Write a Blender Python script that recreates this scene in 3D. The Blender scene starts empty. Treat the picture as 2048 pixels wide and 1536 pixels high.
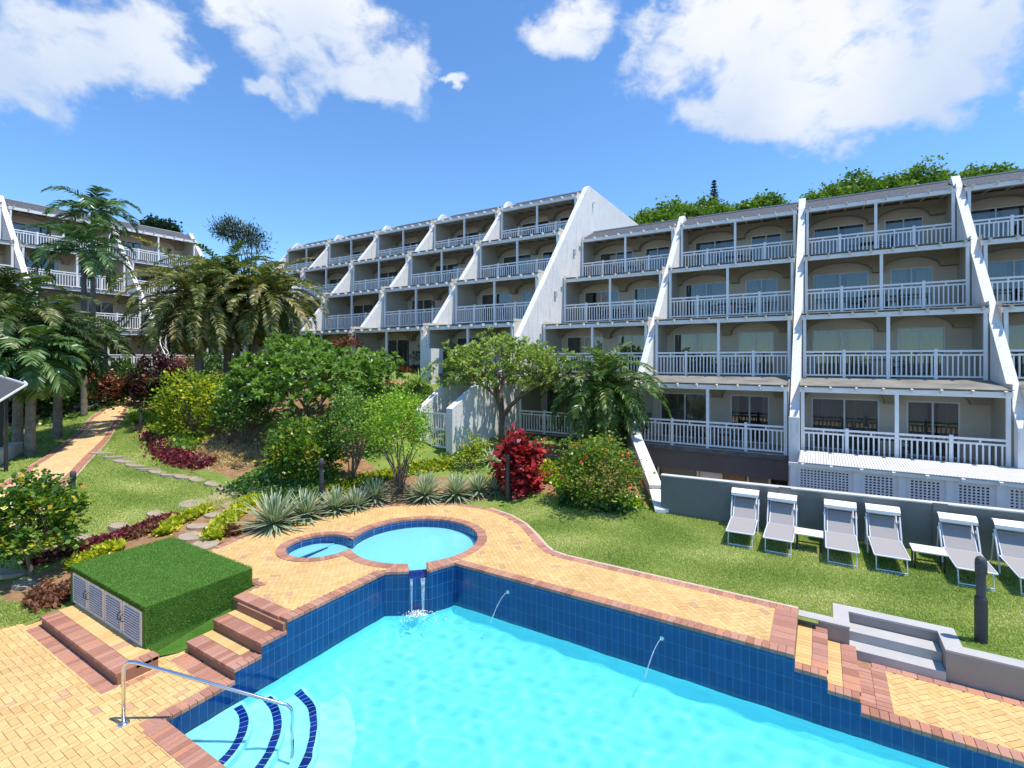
import bpy, math, random
import numpy as np
from mathutils import Vector, Matrix
R = math.radians
random.seed(5)
SC = bpy.context.scene
COL = SC.collection

# ------------------------------------------------------------------ camera
EYE = 4.553; FPX = 998.5; YAW = .554; HV = 719.4
cam = bpy.data.cameras.new('camera'); camo = bpy.data.objects.new('camera', cam); COL.objects.link(camo)
camo.location = (0, 0, EYE); camo.rotation_euler = (R(90), 0, YAW)
cam.sensor_width = 36; cam.lens = 36 * FPX / 2048; cam.shift_y = -(768 - HV) / 2048
cam.clip_start = .1; cam.clip_end = 3000
SC.camera = camo
CY, SY = math.cos(YAW), math.sin(YAW)

# ------------------------------------------------------------------ light
SUN_DIR = Vector((.34, .07, 1)).normalized()
sun = bpy.data.lights.new('sun', 'SUN'); suno = bpy.data.objects.new('sun', sun); COL.objects.link(suno)
sun.energy = 4.4; sun.angle = R(.55); sun.color = (1, .935, .83)
suno.rotation_euler = SUN_DIR.to_track_quat('Z', 'Y').to_euler(); suno.location = (0, 0, 60)
SC.view_settings.view_transform = 'Standard'; SC.view_settings.look = 'None'
SC.view_settings.gamma = 1; SC.view_settings.use_curve_mapping = False
SC.view_settings.exposure = .38
w = bpy.data.worlds.new('World'); SC.world = w; w.use_nodes = True
nt = w.node_tree; nt.nodes.clear(); N = nt.nodes; LK = nt.links.new
def wn(t, **k):
    n = N.new(t)
    for a, b in k.items(): setattr(n, a, b)
    return n
def wm(op, a, b=None, c=None, clamp=False):
    n = N.new('ShaderNodeMath'); n.operation = op; n.use_clamp = clamp
    for i, x in enumerate((a, b, c)):
        if x is None: continue
        if isinstance(x, (int, float)): n.inputs[i].default_value = x
        else: LK(x, n.inputs[i])
    return n.outputs[0]
sky = wn('ShaderNodeTexSky'); sky.sky_type = 'NISHITA'; sky.sun_disc = False
sky.sun_elevation = math.asin(SUN_DIR.z); sky.sun_rotation = math.atan2(SUN_DIR.x, SUN_DIR.y)
sky.air_density = 1.0; sky.dust_density = 0.; sky.ozone_density = 2.2; sky.altitude = 30
tc = wn('ShaderNodeTexCoord'); sep = wn('ShaderNodeSeparateXYZ'); LK(tc.outputs['Generated'], sep.inputs[0])
az = wm('ARCTAN2', sep.outputs[0], sep.outputs[1]); el = wm('ARCSINE', sep.outputs[2])
nw = wn('ShaderNodeTexNoise'); nw.inputs['Scale'].default_value = 9; nw.inputs['Detail'].default_value = 5; LK(tc.outputs['Generated'], nw.inputs['Vector'])
sw = wn('ShaderNodeSeparateColor'); LK(nw.outputs['Color'], sw.inputs[0])
el0 = el; az = wm('ADD', az, wm('MULTIPLY', wm('SUBTRACT', sw.outputs[0], .5), .20)); el = wm('ADD', el, wm('MULTIPLY', wm('SUBTRACT', sw.outputs[1], .5), .16))
def azel(u, v):
    a = math.atan((u - 1024) / FPX); d = math.hypot(FPX, u - 1024)
    return a - YAW, math.atan((HV - v) / d)
def ell(u, v, ru, rv):
    a, e = azel(u, v); a1, _ = azel(u + ru, v); a0, _ = azel(u - ru, v); _, e1 = azel(u, v - rv); _, e0 = azel(u, v + rv)
    x = wm('MULTIPLY', wm('SUBTRACT', az, a), 2 / (a1 - a0)); y = wm('MULTIPLY', wm('SUBTRACT', el, e), 2 / (e1 - e0))
    d = wm('SQRT', wm('ADD', wm('MULTIPLY', x, x), wm('MULTIPLY', y, y)))
    return wm('SUBTRACT', 1, d), y
blobs = [(-40,110,150,150),(120,60,170,95),(190,120,120,75),(345,118,62,48),(60,180,80,50),(470,10,230,62),(680,0,150,50),(620,125,150,68),(760,150,110,75),(560,90,70,45),
         (540,170,60,25),(925,172,38,14),(1150,35,115,70),(1400,90,170,80),(1560,120,200,95),(1760,110,230,130),(1900,60,170,110),(1480,190,160,60),(1700,215,190,55),
         (1870,190,150,60),(2060,190,36,55),(1500,30,120,50),(1330,40,120,45),(1640,60,240,110),(1820,150,210,110),(1560,215,150,60),(620,140,140,60),(60,110,210,120),(250,90,150,90),(560,20,260,70),(1760,230,230,60)]
f_cl = None; hsum = None
for b in blobs:
    m, y = ell(*b)
    f_cl = m if f_cl is None else wm('SMOOTH_MAX', f_cl, m, .25)
nz = wn('ShaderNodeTexNoise'); nz.inputs['Scale'].default_value = 7; nz.inputs['Detail'].default_value = 9; nz.inputs['Roughness'].default_value = .62
nz.inputs['Distortion'].default_value = .35
mp = wn('ShaderNodeMapping'); mp.inputs['Scale'].default_value = (1, 1, 1.5); LK(tc.outputs['Generated'], mp.inputs[0]); LK(mp.outputs[0], nz.inputs['Vector'])
nzb = wn('ShaderNodeTexNoise'); nzb.inputs['Scale'].default_value = 24; nzb.inputs['Detail'].default_value = 8; nzb.inputs['Roughness'].default_value = .6; nzb.inputs['Distortion'].default_value = .5; LK(mp.outputs[0], nzb.inputs['Vector'])
dens = wm('ADD', wm('MINIMUM', f_cl, .55), wm('ADD', wm('MULTIPLY', wm('SUBTRACT', nz.outputs[0],   .5), 1.8), wm('MULTIPLY', wm('SUBTRACT', nzb.outputs[0], .5), .8)))
alpha = wn('ShaderNodeMapRange'); alpha.interpolation_type = 'SMOOTHSTEP'; LK(dens, alpha.inputs[0])
alpha.inputs[1].default_value = -.08; alpha.inputs[2].default_value = .6
nz2 = wn('ShaderNodeTexNoise'); nz2.inputs['Scale'].default_value = 3.6; nz2.inputs['Detail'].default_value = 6; LK(tc.outputs['Generated'], nz2.inputs['Vector'])
shade = wn('ShaderNodeMapRange'); LK(wm('ADD', wm('MULTIPLY', nz2.outputs[0], .5), wm('MULTIPLY', el0, .72)), shade.inputs[0])
shade.inputs[1].default_value = .50; shade.inputs[2].default_value = .80
ccol = wn('ShaderNodeMix', data_type='RGBA'); LK(shade.outputs[0], ccol.inputs[0])
ccol.inputs[6].default_value = (3.3, 4.0, 5.2, 1); ccol.inputs[7].default_value = (6.2, 6.1, 5.95, 1)
tint = wn('ShaderNodeMix', data_type='RGBA', blend_type='MULTIPLY'); tint.inputs[0].default_value = 1
LK(sky.outputs[0], tint.inputs[6]); tint.inputs[7].default_value = (.72, 1.02, 1.28, 1)
mixc = wn('ShaderNodeMix', data_type='RGBA'); LK(alpha.outputs[0], mixc.inputs[0]); LK(tint.outputs[2], mixc.inputs[6]); LK(ccol.outputs[2], mixc.inputs[7])
bg = wn('ShaderNodeBackground'); bg.inputs[1].default_value = .14; LK(mixc.outputs[2], bg.inputs[0])
wo = wn('ShaderNodeOutputWorld'); LK(bg.outputs[0], wo.inputs[0])

# ------------------------------------------------------------------ helpers
def ground_px(u, v, z=0.):                       # measured photo point -> place on the level z
    d = (EYE - z) * FPX / (v - HV); r = (u - 1024) / FPX * d
    return (r * CY - d * SY, r * SY + d * CY)
def tag(o, label=None, cat=None, group=None, kind=None):
    if label: o['label'] = label
    if cat: o['category'] = cat
    if group: o['group'] = group
    if kind: o['kind'] = kind
    return o
class MB:
    def __init__(s): s.v = []; s.f = []; s.r = []
    def add(s, vs, fs, r=None):
        b = len(s.v); s.v += [tuple(p) for p in vs]; s.f += [tuple(i + b for i in q) for q in fs]
        s.r += [random.random() if r is None else r] * len(fs)
    def box(s, x0, x1, y0, y1, z0, z1, r=None):
        s.add([(x0,y0,z0),(x1,y0,z0),(x1,y1,z0),(x0,y1,z0),(x0,y0,z1),(x1,y0,z1),(x1,y1,z1),(x0,y1,z1)],
              [(0,3,2,1),(4,5,6,7),(0,1,5,4),(1,2,6,5),(2,3,7,6),(3,0,4,7)], r)
    def prism(s, poly, a, b, axis='z', r=None):   # poly 2D extruded a..b
        n = len(poly)
        def P(p, t):
            return {'z': (p[0], p[1], t), 'x': (t, p[0], p[1]), 'y': (p[0], t, p[1])}[axis]
        vs = [P(p, a) for p in poly] + [P(p, b) for p in poly]
        fs = [tuple(range(n))[::-1], tuple(range(n, 2 * n))] + [(i, (i+1) % n, (i+1) % n + n, i + n) for i in range(n)]
        s.add(vs, fs, r)
    def bar(s, p, q, wd, hg, r=None):             # box beam between two points
        p = Vector(p); q = Vector(q); d = (q - p).normalized()
        u = d.cross(Vector((0, 0, 1)))
        u = Vector((1, 0, 0)) if u.length < 1e-4 else u.normalized()
        t = u.cross(d)
        vs = [c + u * sx * wd / 2 + t * sy * hg / 2 for c in (p, q) for sx, sy in ((-1,-1),(1,-1),(1,1),(-1,1))]
        s.add(vs, [(0,1,2,3),(7,6,5,4),(0,4,5,1),(1,5,6,2),(2,6,7,3),(3,7,4,0)], r)
    def tube(s, pts, rad, n=8, cap=True, r=None):
        pts = [Vector(p) for p in pts]
        if isinstance(rad, (int, float)): rad = [rad] * len(pts)
        vs = []; up = None
        for i, p in enumerate(pts):
            d = (pts[min(i+1, len(pts)-1)] - pts[max(i-1, 0)]).normalized()
            if up is None: up = Vector((0, 0, 1)) if abs(d.z) < .9 else Vector((1, 0, 0))
            x = d.cross(up)
            if x.length < 1e-5: x = d.orthogonal()
            x.normalize(); up = x.cross(d).normalized()
            for k in range(n):
                a = 2 * math.pi * k / n; vs.append(p + (x * math.cos(a) + up * math.sin(a)) * rad[i])
        fs = [(i*n+k, i*n+(k+1)%n, (i+1)*n+(k+1)%n, (i+1)*n+k) for i in range(len(pts)-1) for k in range(n)]
        if cap: fs += [tuple(range(n))[::-1], tuple(range((len(pts)-1)*n, len(pts)*n))]
        s.add(vs, fs, r)
    def lathe(s, prof, cx=0, cy=0, n=16, r=None):
        vs = [(cx + rr * math.cos(2*math.pi*k/n), cy + rr * math.sin(2*math.pi*k/n), z) for rr, z in prof for k in range(n)]
        fs = [(i*n+k, i*n+(k+1)%n, (i+1)*n+(k+1)%n, (i+1)*n+k) for i in range(len(prof)-1) for k in range(n)]
        fs += [tuple(range(n))[::-1], tuple(range((len(prof)-1)*n, len(prof)*n))]
        s.add(vs, fs, r)
    def mesh(s, name, mat, smooth=False):
        me = bpy.data.meshes.new(name); me.from_pydata(s.v, [], s.f)
        at = me.attributes.new('rnd', 'FLOAT', 'FACE'); at.data.foreach_set('value', np.array(s.r, 'f'))
        me.materials.append(mat)
        if smooth: me.polygons.foreach_set('use_smooth', [True] * len(me.polygons))
        me.update(); return me
    def build(s, name, mat, parent=None, smooth=False, loc=None, bevel=0):
        o = link(s.mesh(name, mat, smooth), name, parent, loc)
        if bevel:
            m = o.modifiers.new('bevel', 'BEVEL'); m.width = bevel; m.segments = 2; m.limit_method = 'ANGLE'
        return o
def link(me, name, parent=None, loc=None):
    o = bpy.data.objects.new(name, me); COL.objects.link(o)
    if parent: o.parent = parent
    if loc: o.location = loc
    return o
def empty(name, loc=(0,0,0), rz=0):
    o = bpy.data.objects.new(name, None); COL.objects.link(o); o.location = loc; o.rotation_euler[2] = rz; o.empty_display_size = .3
    return o
def copy_tree(o, parent=None):
    c = o.copy(); COL.objects.link(c)
    if parent: c.parent = parent
    for ch in list(o.children): copy_tree(ch, c)
    return c
def quads(V, name, mat, parent=None, rnd=None, loc=None, uv=None):     # V: (n,4,3) array of quads as one mesh
    n = len(V); me = bpy.data.meshes.new(name)
    me.vertices.add(4*n); me.vertices.foreach_set('co', V.reshape(-1).astype('f'))
    me.loops.add(4*n); me.loops.foreach_set('vertex_index', np.arange(4*n, dtype='i'))
    me.polygons.add(n); me.polygons.foreach_set('loop_start', np.arange(n, dtype='i')*4); me.polygons.foreach_set('loop_total', np.full(n, 4, 'i'))
    at = me.attributes.new('rnd', 'FLOAT', 'FACE'); at.data.foreach_set('value', (np.random.rand(n) if rnd is None else rnd).astype('f'))
    if uv is not None:
        l = me.uv_layers.new(name='UVMap'); l.data.foreach_set('uv', np.tile(np.array(uv, 'f').reshape(-1), n))
    me.materials.append(mat); me.update(); me.validate()
    return link(me, name, parent, loc)
rng = np.random.default_rng(7); np.random.seed(3)
def unit(a): return a / (np.linalg.norm(a, axis=-1, keepdims=True) + 1e-9)
def leafquads(P, D, L, W, fold=.25):              # diamond leaves from P along D
    n = len(P); D = unit(D); up = np.tile([0, 0, 1.], (n, 1)) + rng.normal(0, .35, (n, 3))
    S = unit(np.cross(D, up)); U = np.cross(S, D); L = np.broadcast_to(L, n)[:, None]; W = np.broadcast_to(W, n)[:, None]
    mid = P + D * L * .5
    return np.stack([P, mid + S*W + U*W*fold, P + D*L - U*L*.06, mid - S*W + U*W*fold], 1)

# ------------------------------------------------------------------ materials
MATS = {}
class MT:
    def __init__(s, name):
        s.m = bpy.data.materials.new(name); s.m.use_nodes = True; s.t = s.m.node_tree; s.t.nodes.clear()
        s.out = s.n('ShaderNodeOutputMaterial'); s.bsdf = s.n('ShaderNodeBsdfPrincipled'); s.l(s.bsdf.outputs[0], s.out.inputs[0])
        s.tc = s.n('ShaderNodeTexCoord')
    def n(s, t, **k):
        x = s.t.nodes.new(t)
        for a, b in k.items(): setattr(x, a, b)
        return x
    def l(s, a, b): s.t.links.new(a, b)
    def noise(s, scale, detail=4, rough=.55, vec=None):
        x = s.n('ShaderNodeTexNoise'); x.inputs['Scale'].default_value = scale; x.inputs['Detail'].default_value = detail; x.inputs['Roughness'].default_value = rough
        s.l(vec if vec else s.tc.outputs['Object'], x.inputs['Vector']); return x.outputs[0]
    def attr(s, name='rnd'):
        x = s.n('ShaderNodeAttribute'); x.attribute_name = name; return x.outputs['Fac']
    def ramp(s, fac, stops):
        x = s.n('ShaderNodeValToRGB'); e = x.color_ramp.elements
        while len(e) < len(stops): e.new(.5)
        for i, (p, c) in enumerate(stops): e[i].position = p; e[i].color = (*c, 1)
        s.l(fac, x.inputs[0]); return x.outputs[0]
    def math(s, op, a, b=0., clamp=False):
        x = s.n('ShaderNodeMath'); x.operation = op; x.use_clamp = clamp
        for i, q in enumerate((a, b)):
            if isinstance(q, (int, float)): x.inputs[i].default_value = q
            else: s.l(q, x.inputs[i])
        return x.outputs[0]
    def mix(s, f, a, b, mode='MIX'):
        x = s.n('ShaderNodeMix', data_type='RGBA', blend_type=mode)
        for i, q in ((0, f), (6, a), (7, b)):
            if isinstance(q, (int, float)): x.inputs[i].default_value = q
            elif isinstance(q, tuple): x.inputs[i].default_value = (*q, 1)
            else: s.l(q, x.inputs[i])
        return x.outputs[2]
    def color(s, c):
        if isinstance(c, tuple): s.bsdf.inputs['Base Color'].default_value = (*c, 1)
        else: s.l(c, s.bsdf.inputs['Base Color'])
    def set(s, **k):
        for a, b in k.items(): s.bsdf.inputs[a.replace('_', ' ')].default_value = b
    def bump(s, h, st=.3, dist=.02):
        x = s.n('ShaderNodeBump'); x.inputs['Strength'].default_value = st; x.inputs['Distance'].default_value = dist
        s.l(h, x.inputs['Height']); s.l(x.outputs[0], s.bsdf.inputs['Normal'])
def plain(name, c, rough=.6, var=.12, scale=6, metal=0, bump=0, spec=.5):
    m = MT(name); n = m.noise(scale, 5, .6)
    lo = tuple(x * (1 - var) for x in c); hi = tuple(min(1, x * (1 + var)) for x in c)
    m.color(m.ramp(n, [(.3, lo), (.7, hi)])); m.set(Roughness=rough, Metallic=metal); m.bsdf.inputs['Specular IOR Level'].default_value = spec
    if bump: m.bump(m.noise(scale * 12, 3), bump, .01)
    return m.m
def foliage(name, stops, trans=.3, rough=.45, stripe=None, spec=.4):
    m = MT(name); c = m.ramp(m.attr(), [(p, tuple(min(.8, x*1.45) for x in q)) for p, q in stops])
    if stripe:
        uv = m.n('ShaderNodeUVMap'); sp = m.n('ShaderNodeSeparateXYZ'); m.l(uv.outputs[0], sp.inputs[0])
        k = m.math('ABSOLUTE', m.math('SUBTRACT', sp.outputs[0], .5)); c = m.mix(m.math('GREATER_THAN', k, .27), c, stripe)
    m.color(c); m.set(Roughness=rough); m.bsdf.inputs['Specular IOR Level'].default_value = spec
    tr = m.n('ShaderNodeBsdfTranslucent'); m.l(m.mix(1., c, (1.5, 1.6, .7), 'MULTIPLY'), tr.inputs[0])
    mx = m.n('ShaderNodeMixShader'); mx.inputs[0].default_value = trans
    m.l(m.bsdf.outputs[0], mx.inputs[1]); m.l(tr.outputs[0], mx.inputs[2]); m.l(mx.outputs[0], m.out.inputs[0])
    return m.m
def plaster(name, c, stain=.25):
    m = MT(name); n = m.noise(1.3, 6, .65); n2 = m.noise(9, 4, .6)
    mp_ = m.n('ShaderNodeMapping'); mp_.inputs['Scale'].default_value = (5, 5, .5); m.l(m.tc.outputs['Object'], mp_.inputs[0])
    st = m.noise(1.6, 5, .7, mp_.outputs[0])
    a = m.ramp(n, [(.3, tuple(x*.9 for x in c)), (.7, c)])
    f = m.math('MULTIPLY', m.math('GREATER_THAN', m.math('ADD', st, m.math('MULTIPLY', n2, .3)), .72), stain)
    m.color(m.mix(f, a, tuple(x*.55 for x in c))); m.set(Roughness=.85)
    # shallow horizontal block courses under the paint
    wv = m.n('ShaderNodeTexBrick'); wv.inputs['Scale'].default_value = 1; wv.inputs['Mortar Size'].default_value = .012
    wv.inputs['Brick Width'].default_value = .4; wv.inputs['Row Height'].default_value = .2
    cmb = m.n('ShaderNodeCombineXYZ'); sp = m.n('ShaderNodeSeparateXYZ'); m.l(m.tc.outputs['Object'], sp.inputs[0])
    m.l(m.math('ADD', sp.outputs[0], sp.outputs[1]), cmb.inputs[0]); m.l(sp.outputs[2], cmb.inputs[1]); m.l(cmb.outputs[0], wv.inputs['Vector'])
    m.bump(m.math('SUBTRACT', m.math('MULTIPLY', n2, .5), m.math('MULTIPLY', wv.outputs['Fac'], .6)), .35, .012)
    return m.m
M_white = plaster('white_plaster', (.78, .765, .74), .36)
M_cream = plaster('cream_plaster', (.62, .56, .47), .12)
M_beige = plain('beige_wall_paint', (.68, .58, .465), .85, .06, 2, bump=.15)
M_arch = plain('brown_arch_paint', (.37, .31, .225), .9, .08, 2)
M_paint = plain('white_gloss_paint', (.80, .80, .80), .45, .05, 3)
M_raft = plain('cream_rafter_paint', (.68, .66, .60), .6, .08, 3)
M_slab = plain('grey_slab_concrete', (.10, .10, .105), .9, .4, 3, bump=.2)
M_floor = plain('pale_bounce_floor', (.46, .39, .31), .7, .08, 3)  # lighter than the slab, chosen to bounce daylight
M_brown = plain('taupe_wall_paint', (.115, .10, .095), .9, .12, 1.5, bump=.15)
M_grey = plain('grey_wall_paint', (.165, .17, .165), .85, .14, 1.2, bump=.1)
M_cap = plain('pale_wall_cap', (.52, .51, .48), .8, .1, 3)
M_stair = plain('grey_stair_paint', (.42, .41, .40), .85, .08, 2, bump=.1)
M_stairw = plain('warm_grey_wall_paint', (.30, .265, .24), .85, .08, 2, bump=.1)
M_steel = plain('polished_steel', (.72, .74, .76), .18, .04, 4, metal=1)
M_alu = plain('white_aluminium', (.70, .73, .78), .35, .04, 4, metal=.1)
M_dark = plain('dark_bollard_plastic', (.035, .035, .04), .45, .25, 8)
M_darkcap = plain('grey_bollard_cap', (.055, .058, .068), .6, .35, 30, bump=.4)
M_black = plain('black_metal', (.018, .018, .02), .5, .2, 5)
M_room = plain('unlit_room_dark', (.02, .019, .018), .95, .2, 2)  # near-black colour stands in for unlit interiors
M_soil = plain('orange_sandy_soil', (.33, .19, .10), .95, .25, 5, bump=.6)
M_stone = plain('grey_stepping_stone', (.34, .28, .21), .9, .18, 4, bump=.5)
M_trunk = plain('grey_bark', (.16, .12, .09), .9, .35, 9, bump=.8)
M_palmtrunk = plain('palm_bark', (.19, .165, .13), .9, .4, 7, bump=.9)
M_curt = plain('pale_curtain', (.72, .70, .66), .9, .05, 2)
M_sling = plain('grey_sling_fabric', (.32, .30, .295), .8, .06, 60, bump=.2)
M_canopy = plain('white_canopy_cloth', (.82, .81, .78), .8, .03, 10)
M_tabletop = plain('white_resin', (.72, .68, .60), .5, .04, 5)
M_cream2 = plain('cream_louvre_paint', (.70, .60, .48), .6, .06, 6)
M_louv = plain('blue_grey_slats', (.46, .48, .52), .5, .08, 6)
M_poly = plain('white_corrugated_sheet', (.62, .61, .58), .6, .08, 2)
M_sheet = plain('grey_fibre_sheet', (.20, .19, .165), .9, .35, 1.3, bump=.2)
M_under = plain('beige_board', (.55, .50, .42), .9, .1, 1)
def shingle():
    m = MT('dark_shingle'); n = m.noise(14, 3, .7); m.color(m.ramp(n, [(.35, (.02, .022, .03)), (.62, (.11, .115, .13))])); m.set(Roughness=.9); return m.m
M_shing = shingle()
def corr(name, c):                                  # ribs drawn by a fine wave across the sheet
    m = MT(name); wv = m.n('ShaderNodeTexWave'); wv.bands_direction = 'X'; wv.inputs['Scale'].default_value = 4.2
    m.l(m.tc.outputs['Object'], wv.inputs['Vector']); m.color(m.ramp(m.noise(2, 5), [(.3, tuple(x*.85 for x in c)), (.7, c)])); m.set(Roughness=.6)
    m.bump(wv.outputs['Fac'], .9, .03); return m.m
M_corr = corr('white_ribbed_roof', (.74, .73, .71))
def pavers(name, stops, rough=.85):
    m = MT(name); c = m.ramp(m.attr(), stops); n = m.noise(26, 5, .7); n3 = m.noise(1.1, 4, .6)
    c = m.mix(.55, c, m.ramp(n, [(.25, (.72, .72, .72)), (.7, (1.12, 1.1, 1.06))]), 'MULTIPLY')
    c = m.mix(.7, c, m.ramp(n3, [(.3, (.82, .8, .8)), (.65, (1.08, 1.06, 1.02))]), 'MULTIPLY')
    m.color(c); m.set(Roughness=rough); m.bump(n, .35, .004); return m.m
M_yel = pavers('yellow_pavers', [(0, (.56, .36, .145)), (.12, (.60, .395, .16)), (.6, (.645, .435, .185)), (.975, (.67, .47, .21)), (.98, (.48, .28, .18)), (1, (.57, .36, .2))])
M_red = pavers('red_pavers', [(0, (.32, .145, .10)), (.4, (.39, .19, .14)), (.8, (.45, .24, .18)), (1, (.48, .22, .13))])
M_brickside = pavers('brown_brick', [(0, (.20, .085, .05)), (.5, (.30, .14, .085)), (1, (.38, .22, .14))])
M_grout = plain('sandy_grout', (.30, .18, .09), .95, .3, 12)
def tiles(name, tw, th, c0, c1, grout, ang=0., gw=.035, rough=.12):
    m = MT(name); sp = m.n('ShaderNodeSeparateXYZ'); m.l(m.tc.outputs['Object'], sp.inputs[0])
    a = m.math('ADD', m.math('MULTIPLY', sp.outputs[0], math.cos(ang)), m.math('MULTIPLY', sp.outputs[1], math.sin(ang)))
    a = m.math('DIVIDE', a, tw); b = m.math('DIVIDE', m.math('ADD', sp.outputs[2], 20.02), th)
    def edge(q, wd):
        fr = m.math('FRACT', q); return m.math('LESS_THAN', m.math('MINIMUM', fr, m.math('SUBTRACT', 1, fr)), wd)
    g_ = m.math('MAXIMUM', edge(a, gw), edge(b, gw * tw / th))
    cb = m.n('ShaderNodeCombineXYZ'); m.l(m.math('FLOOR', a), cb.inputs[0]); m.l(m.math('FLOOR', b), cb.inputs[1])
    wn_ = m.n('ShaderNodeTexWhiteNoise'); wn_.noise_dimensions = '2D'; m.l(cb.outputs[0], wn_.inputs['Vector'])
    nf = m.noise(2.2, 5, .7)
    c = m.mix(m.math('ADD', m.math('MULTIPLY', wn_.outputs[0], .5), m.math('MULTIPLY', nf, .5)), c0, c1)
    gc = m.mix(m.noise(5, 3), grout, tuple(x*.45 for x in grout))
    m.color(m.mix(g_, c, gc)); m.set(Roughness=rough); return m.m
BL0, BL1, GR = (.002, .028, .13), (.003, .055, .21), (.06, .16, .32)
M_tileX = tiles('blue_tiles_long', .122, .262, BL0, BL1, GR)
M_tileY = tiles('blue_tiles_side', .122, .262, BL0, BL1, GR, R(90))
M_tileD = tiles('blue_tiles_corner', .122, .262, BL0, BL1, GR, R(35))
M_tileR = tiles('blue_tiles_ring', .15, .12, (.004, .03, .17), (.008, .055, .27), (.12, .25, .42), R(20), gw=.04)
def nosing():
    m = MT('cobalt_step_tile'); m.color(m.ramp(m.attr(), [(0, (.004, .012, .16)), (1, (.01, .03, .30))])); m.set(Roughness=.2); return m.m
M_nos = nosing()
M_plas = plain('pale_pool_plaster', (.70, .88, .90), .7, .03, 2)
M_pfl = plain('depth_tinted_plaster', (.38, .84, .89), .7, .04, 2)  # light absorbed by deep water is put into this floor colour
M_curb = plain('pale_concrete_edge', (.50, .42, .32), .9, .12, 6)
def grassmat(name, g0, g1, g2, sc=1.2):
    m = MT(name); n = m.noise(sc, 6, .65); f = m.noise(55, 3, .8); k = m.noise(.35, 3)
    c = m.ramp(m.math('ADD', m.math('MULTIPLY', n, .55), m.math('MULTIPLY', f, .45)), [(.32, g0), (.5, g1), (.68, g2)])
    m.color(m.mix(.5, c, m.ramp(k, [(.35, (.8, .95, .7)), (.7, (1.15, 1.05, .95))]), 'MULTIPLY'))
    m.set(Roughness=.9); m.bsdf.inputs['Specular IOR Level'].default_value = .1; m.bump(f, .9, .03); return m.m
M_lawn = grassmat('lawn_turf', (.07, .13, .022), (.13, .20, .045), (.24, .27, .085))
M_astro = grassmat('artificial_turf', (.05, .13, .018), (.08, .19, .03), (.12, .25, .05), 3)
M_hill = grassmat('hill_scrub', (.02, .05, .01), (.04, .08, .02), (.06, .11, .03), .2)
def terrainmat():
    m = MT('garden_ground'); a = m.attr('bed')
    n = m.noise(1.2, 6, .65); f = m.noise(55, 3, .8); k = m.noise(.35, 3)
    c = m.ramp(m.math('ADD', m.math('MULTIPLY', n, .55), m.math('MULTIPLY', f, .45)), [(.32, (.11, .18, .035)), (.5, (.20, .27, .065)), (.68, (.33, .36, .12))])
    c = m.mix(.5, c, m.ramp(k, [(.35, (.75, .95, .65)), (.7, (1.3, 1.05, .95))]), 'MULTIPLY')
    so = m.ramp(m.math('ADD', m.math('MULTIPLY', m.noise(3, 6, .7), .6), m.math('MULTIPLY', m.noise(40, 3, .8), .4)), [(.3, (.14, .075, .035)), (.5, (.34, .20, .105)), (.7, (.46, .31, .18))])
    fac = m.math('GREATER_THAN', m.math('ADD', a, m.math('MULTIPLY', m.math('SUBTRACT', m.noise(7, 4), .5), .5)), .5)
    m.color(m.mix(fac, c, so)); m.set(Roughness=.95); m.bsdf.inputs['Specular IOR Level'].default_value = .1; m.bump(f, .9, .03); return m.m
M_terr = terrainmat()
def glassmat():
    m = MT('window_glass'); gl = m.n('ShaderNodeBsdfGlossy'); gl.inputs['Roughness'].default_value = .02; gl.inputs[0].default_value = (.9, .95, 1, 1)
    tr = m.n('ShaderNodeBsdfTransparent'); tr.inputs[0].default_value = (.64, .64, .60, 1)
    lw = m.n('ShaderNodeLayerWeight'); lw.inputs[0].default_value = .35; mx = m.n('ShaderNodeMixShader')
    m.l(m.math('ADD', m.math('MULTIPLY', lw.outputs['Fresnel'], .45), .07), mx.inputs[0]); m.l(tr.outputs[0], mx.inputs[1]); m.l(gl.outputs[0], mx.inputs[2]); m.l(mx.outputs[0], m.out.inputs[0]); return m.m
M_glass = glassmat()

# ------------------------------------------------------------------ terrain
DECK_EDGE = [(-12.5,6.0),(-12.55,6.5),(-12.72,7.1),(-12.84,7.85),(-12.66,8.95),(-12.31,10.05),(-11.71,11.09),(-10.83,11.95),(-9.75,12.55),(-8.64,12.68),(-7.75,12.42),
             (-6.99,11.99),(-6.28,11.36),(-5.76,10.86),(-5.45,10.62),(-5.03,10.53),(-4.2,10.52),(-.35,10.52)]
CTRL = [(x, y, -.05) for x, y in DECK_EDGE[::2]]
CTRL += [(-2,12,-.06),(-2,14.8,-.07),(2,15,-.07),(4,13,-.08),(4,11,-.08),(8,12,-.1),(8,15,-.1),(1,11.5,-.08),(-9,10,-.1),(-4,13,-.03),(-4.3,14.8,.0),(-6.5,14,.1),
 (-12.4,17.5,.9),(-12.5,20.5,1.),(-7.5,20.8,1.),(-7.5,25,1.),(-12,25,1.),(-14,15.7,.85),(-5.9,18,.65),(-4.9,16,.15),(-9,16.5,.55),(-10.5,14.4,.2),
 (-18,19,3.3),(-24,19,3.6),(-30,19,3.75),(-36,20,3.8),(-18,25,3.7),(-42,25,3.8),(-37,13,3.6),(-38,8,3.5),(-38,2,3.2),(-16.2,16.6,1.9),(-15.6,14.5,.9),(-45,5,3.6),(-50,20,3.8),
 (-10,30,3),(-25,30,3.8),(0,30,1.1),(10,22,0),(14,14,-.1),(14,0,-.3),(-20,-4,-.5),(-35,-4,1)]
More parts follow.
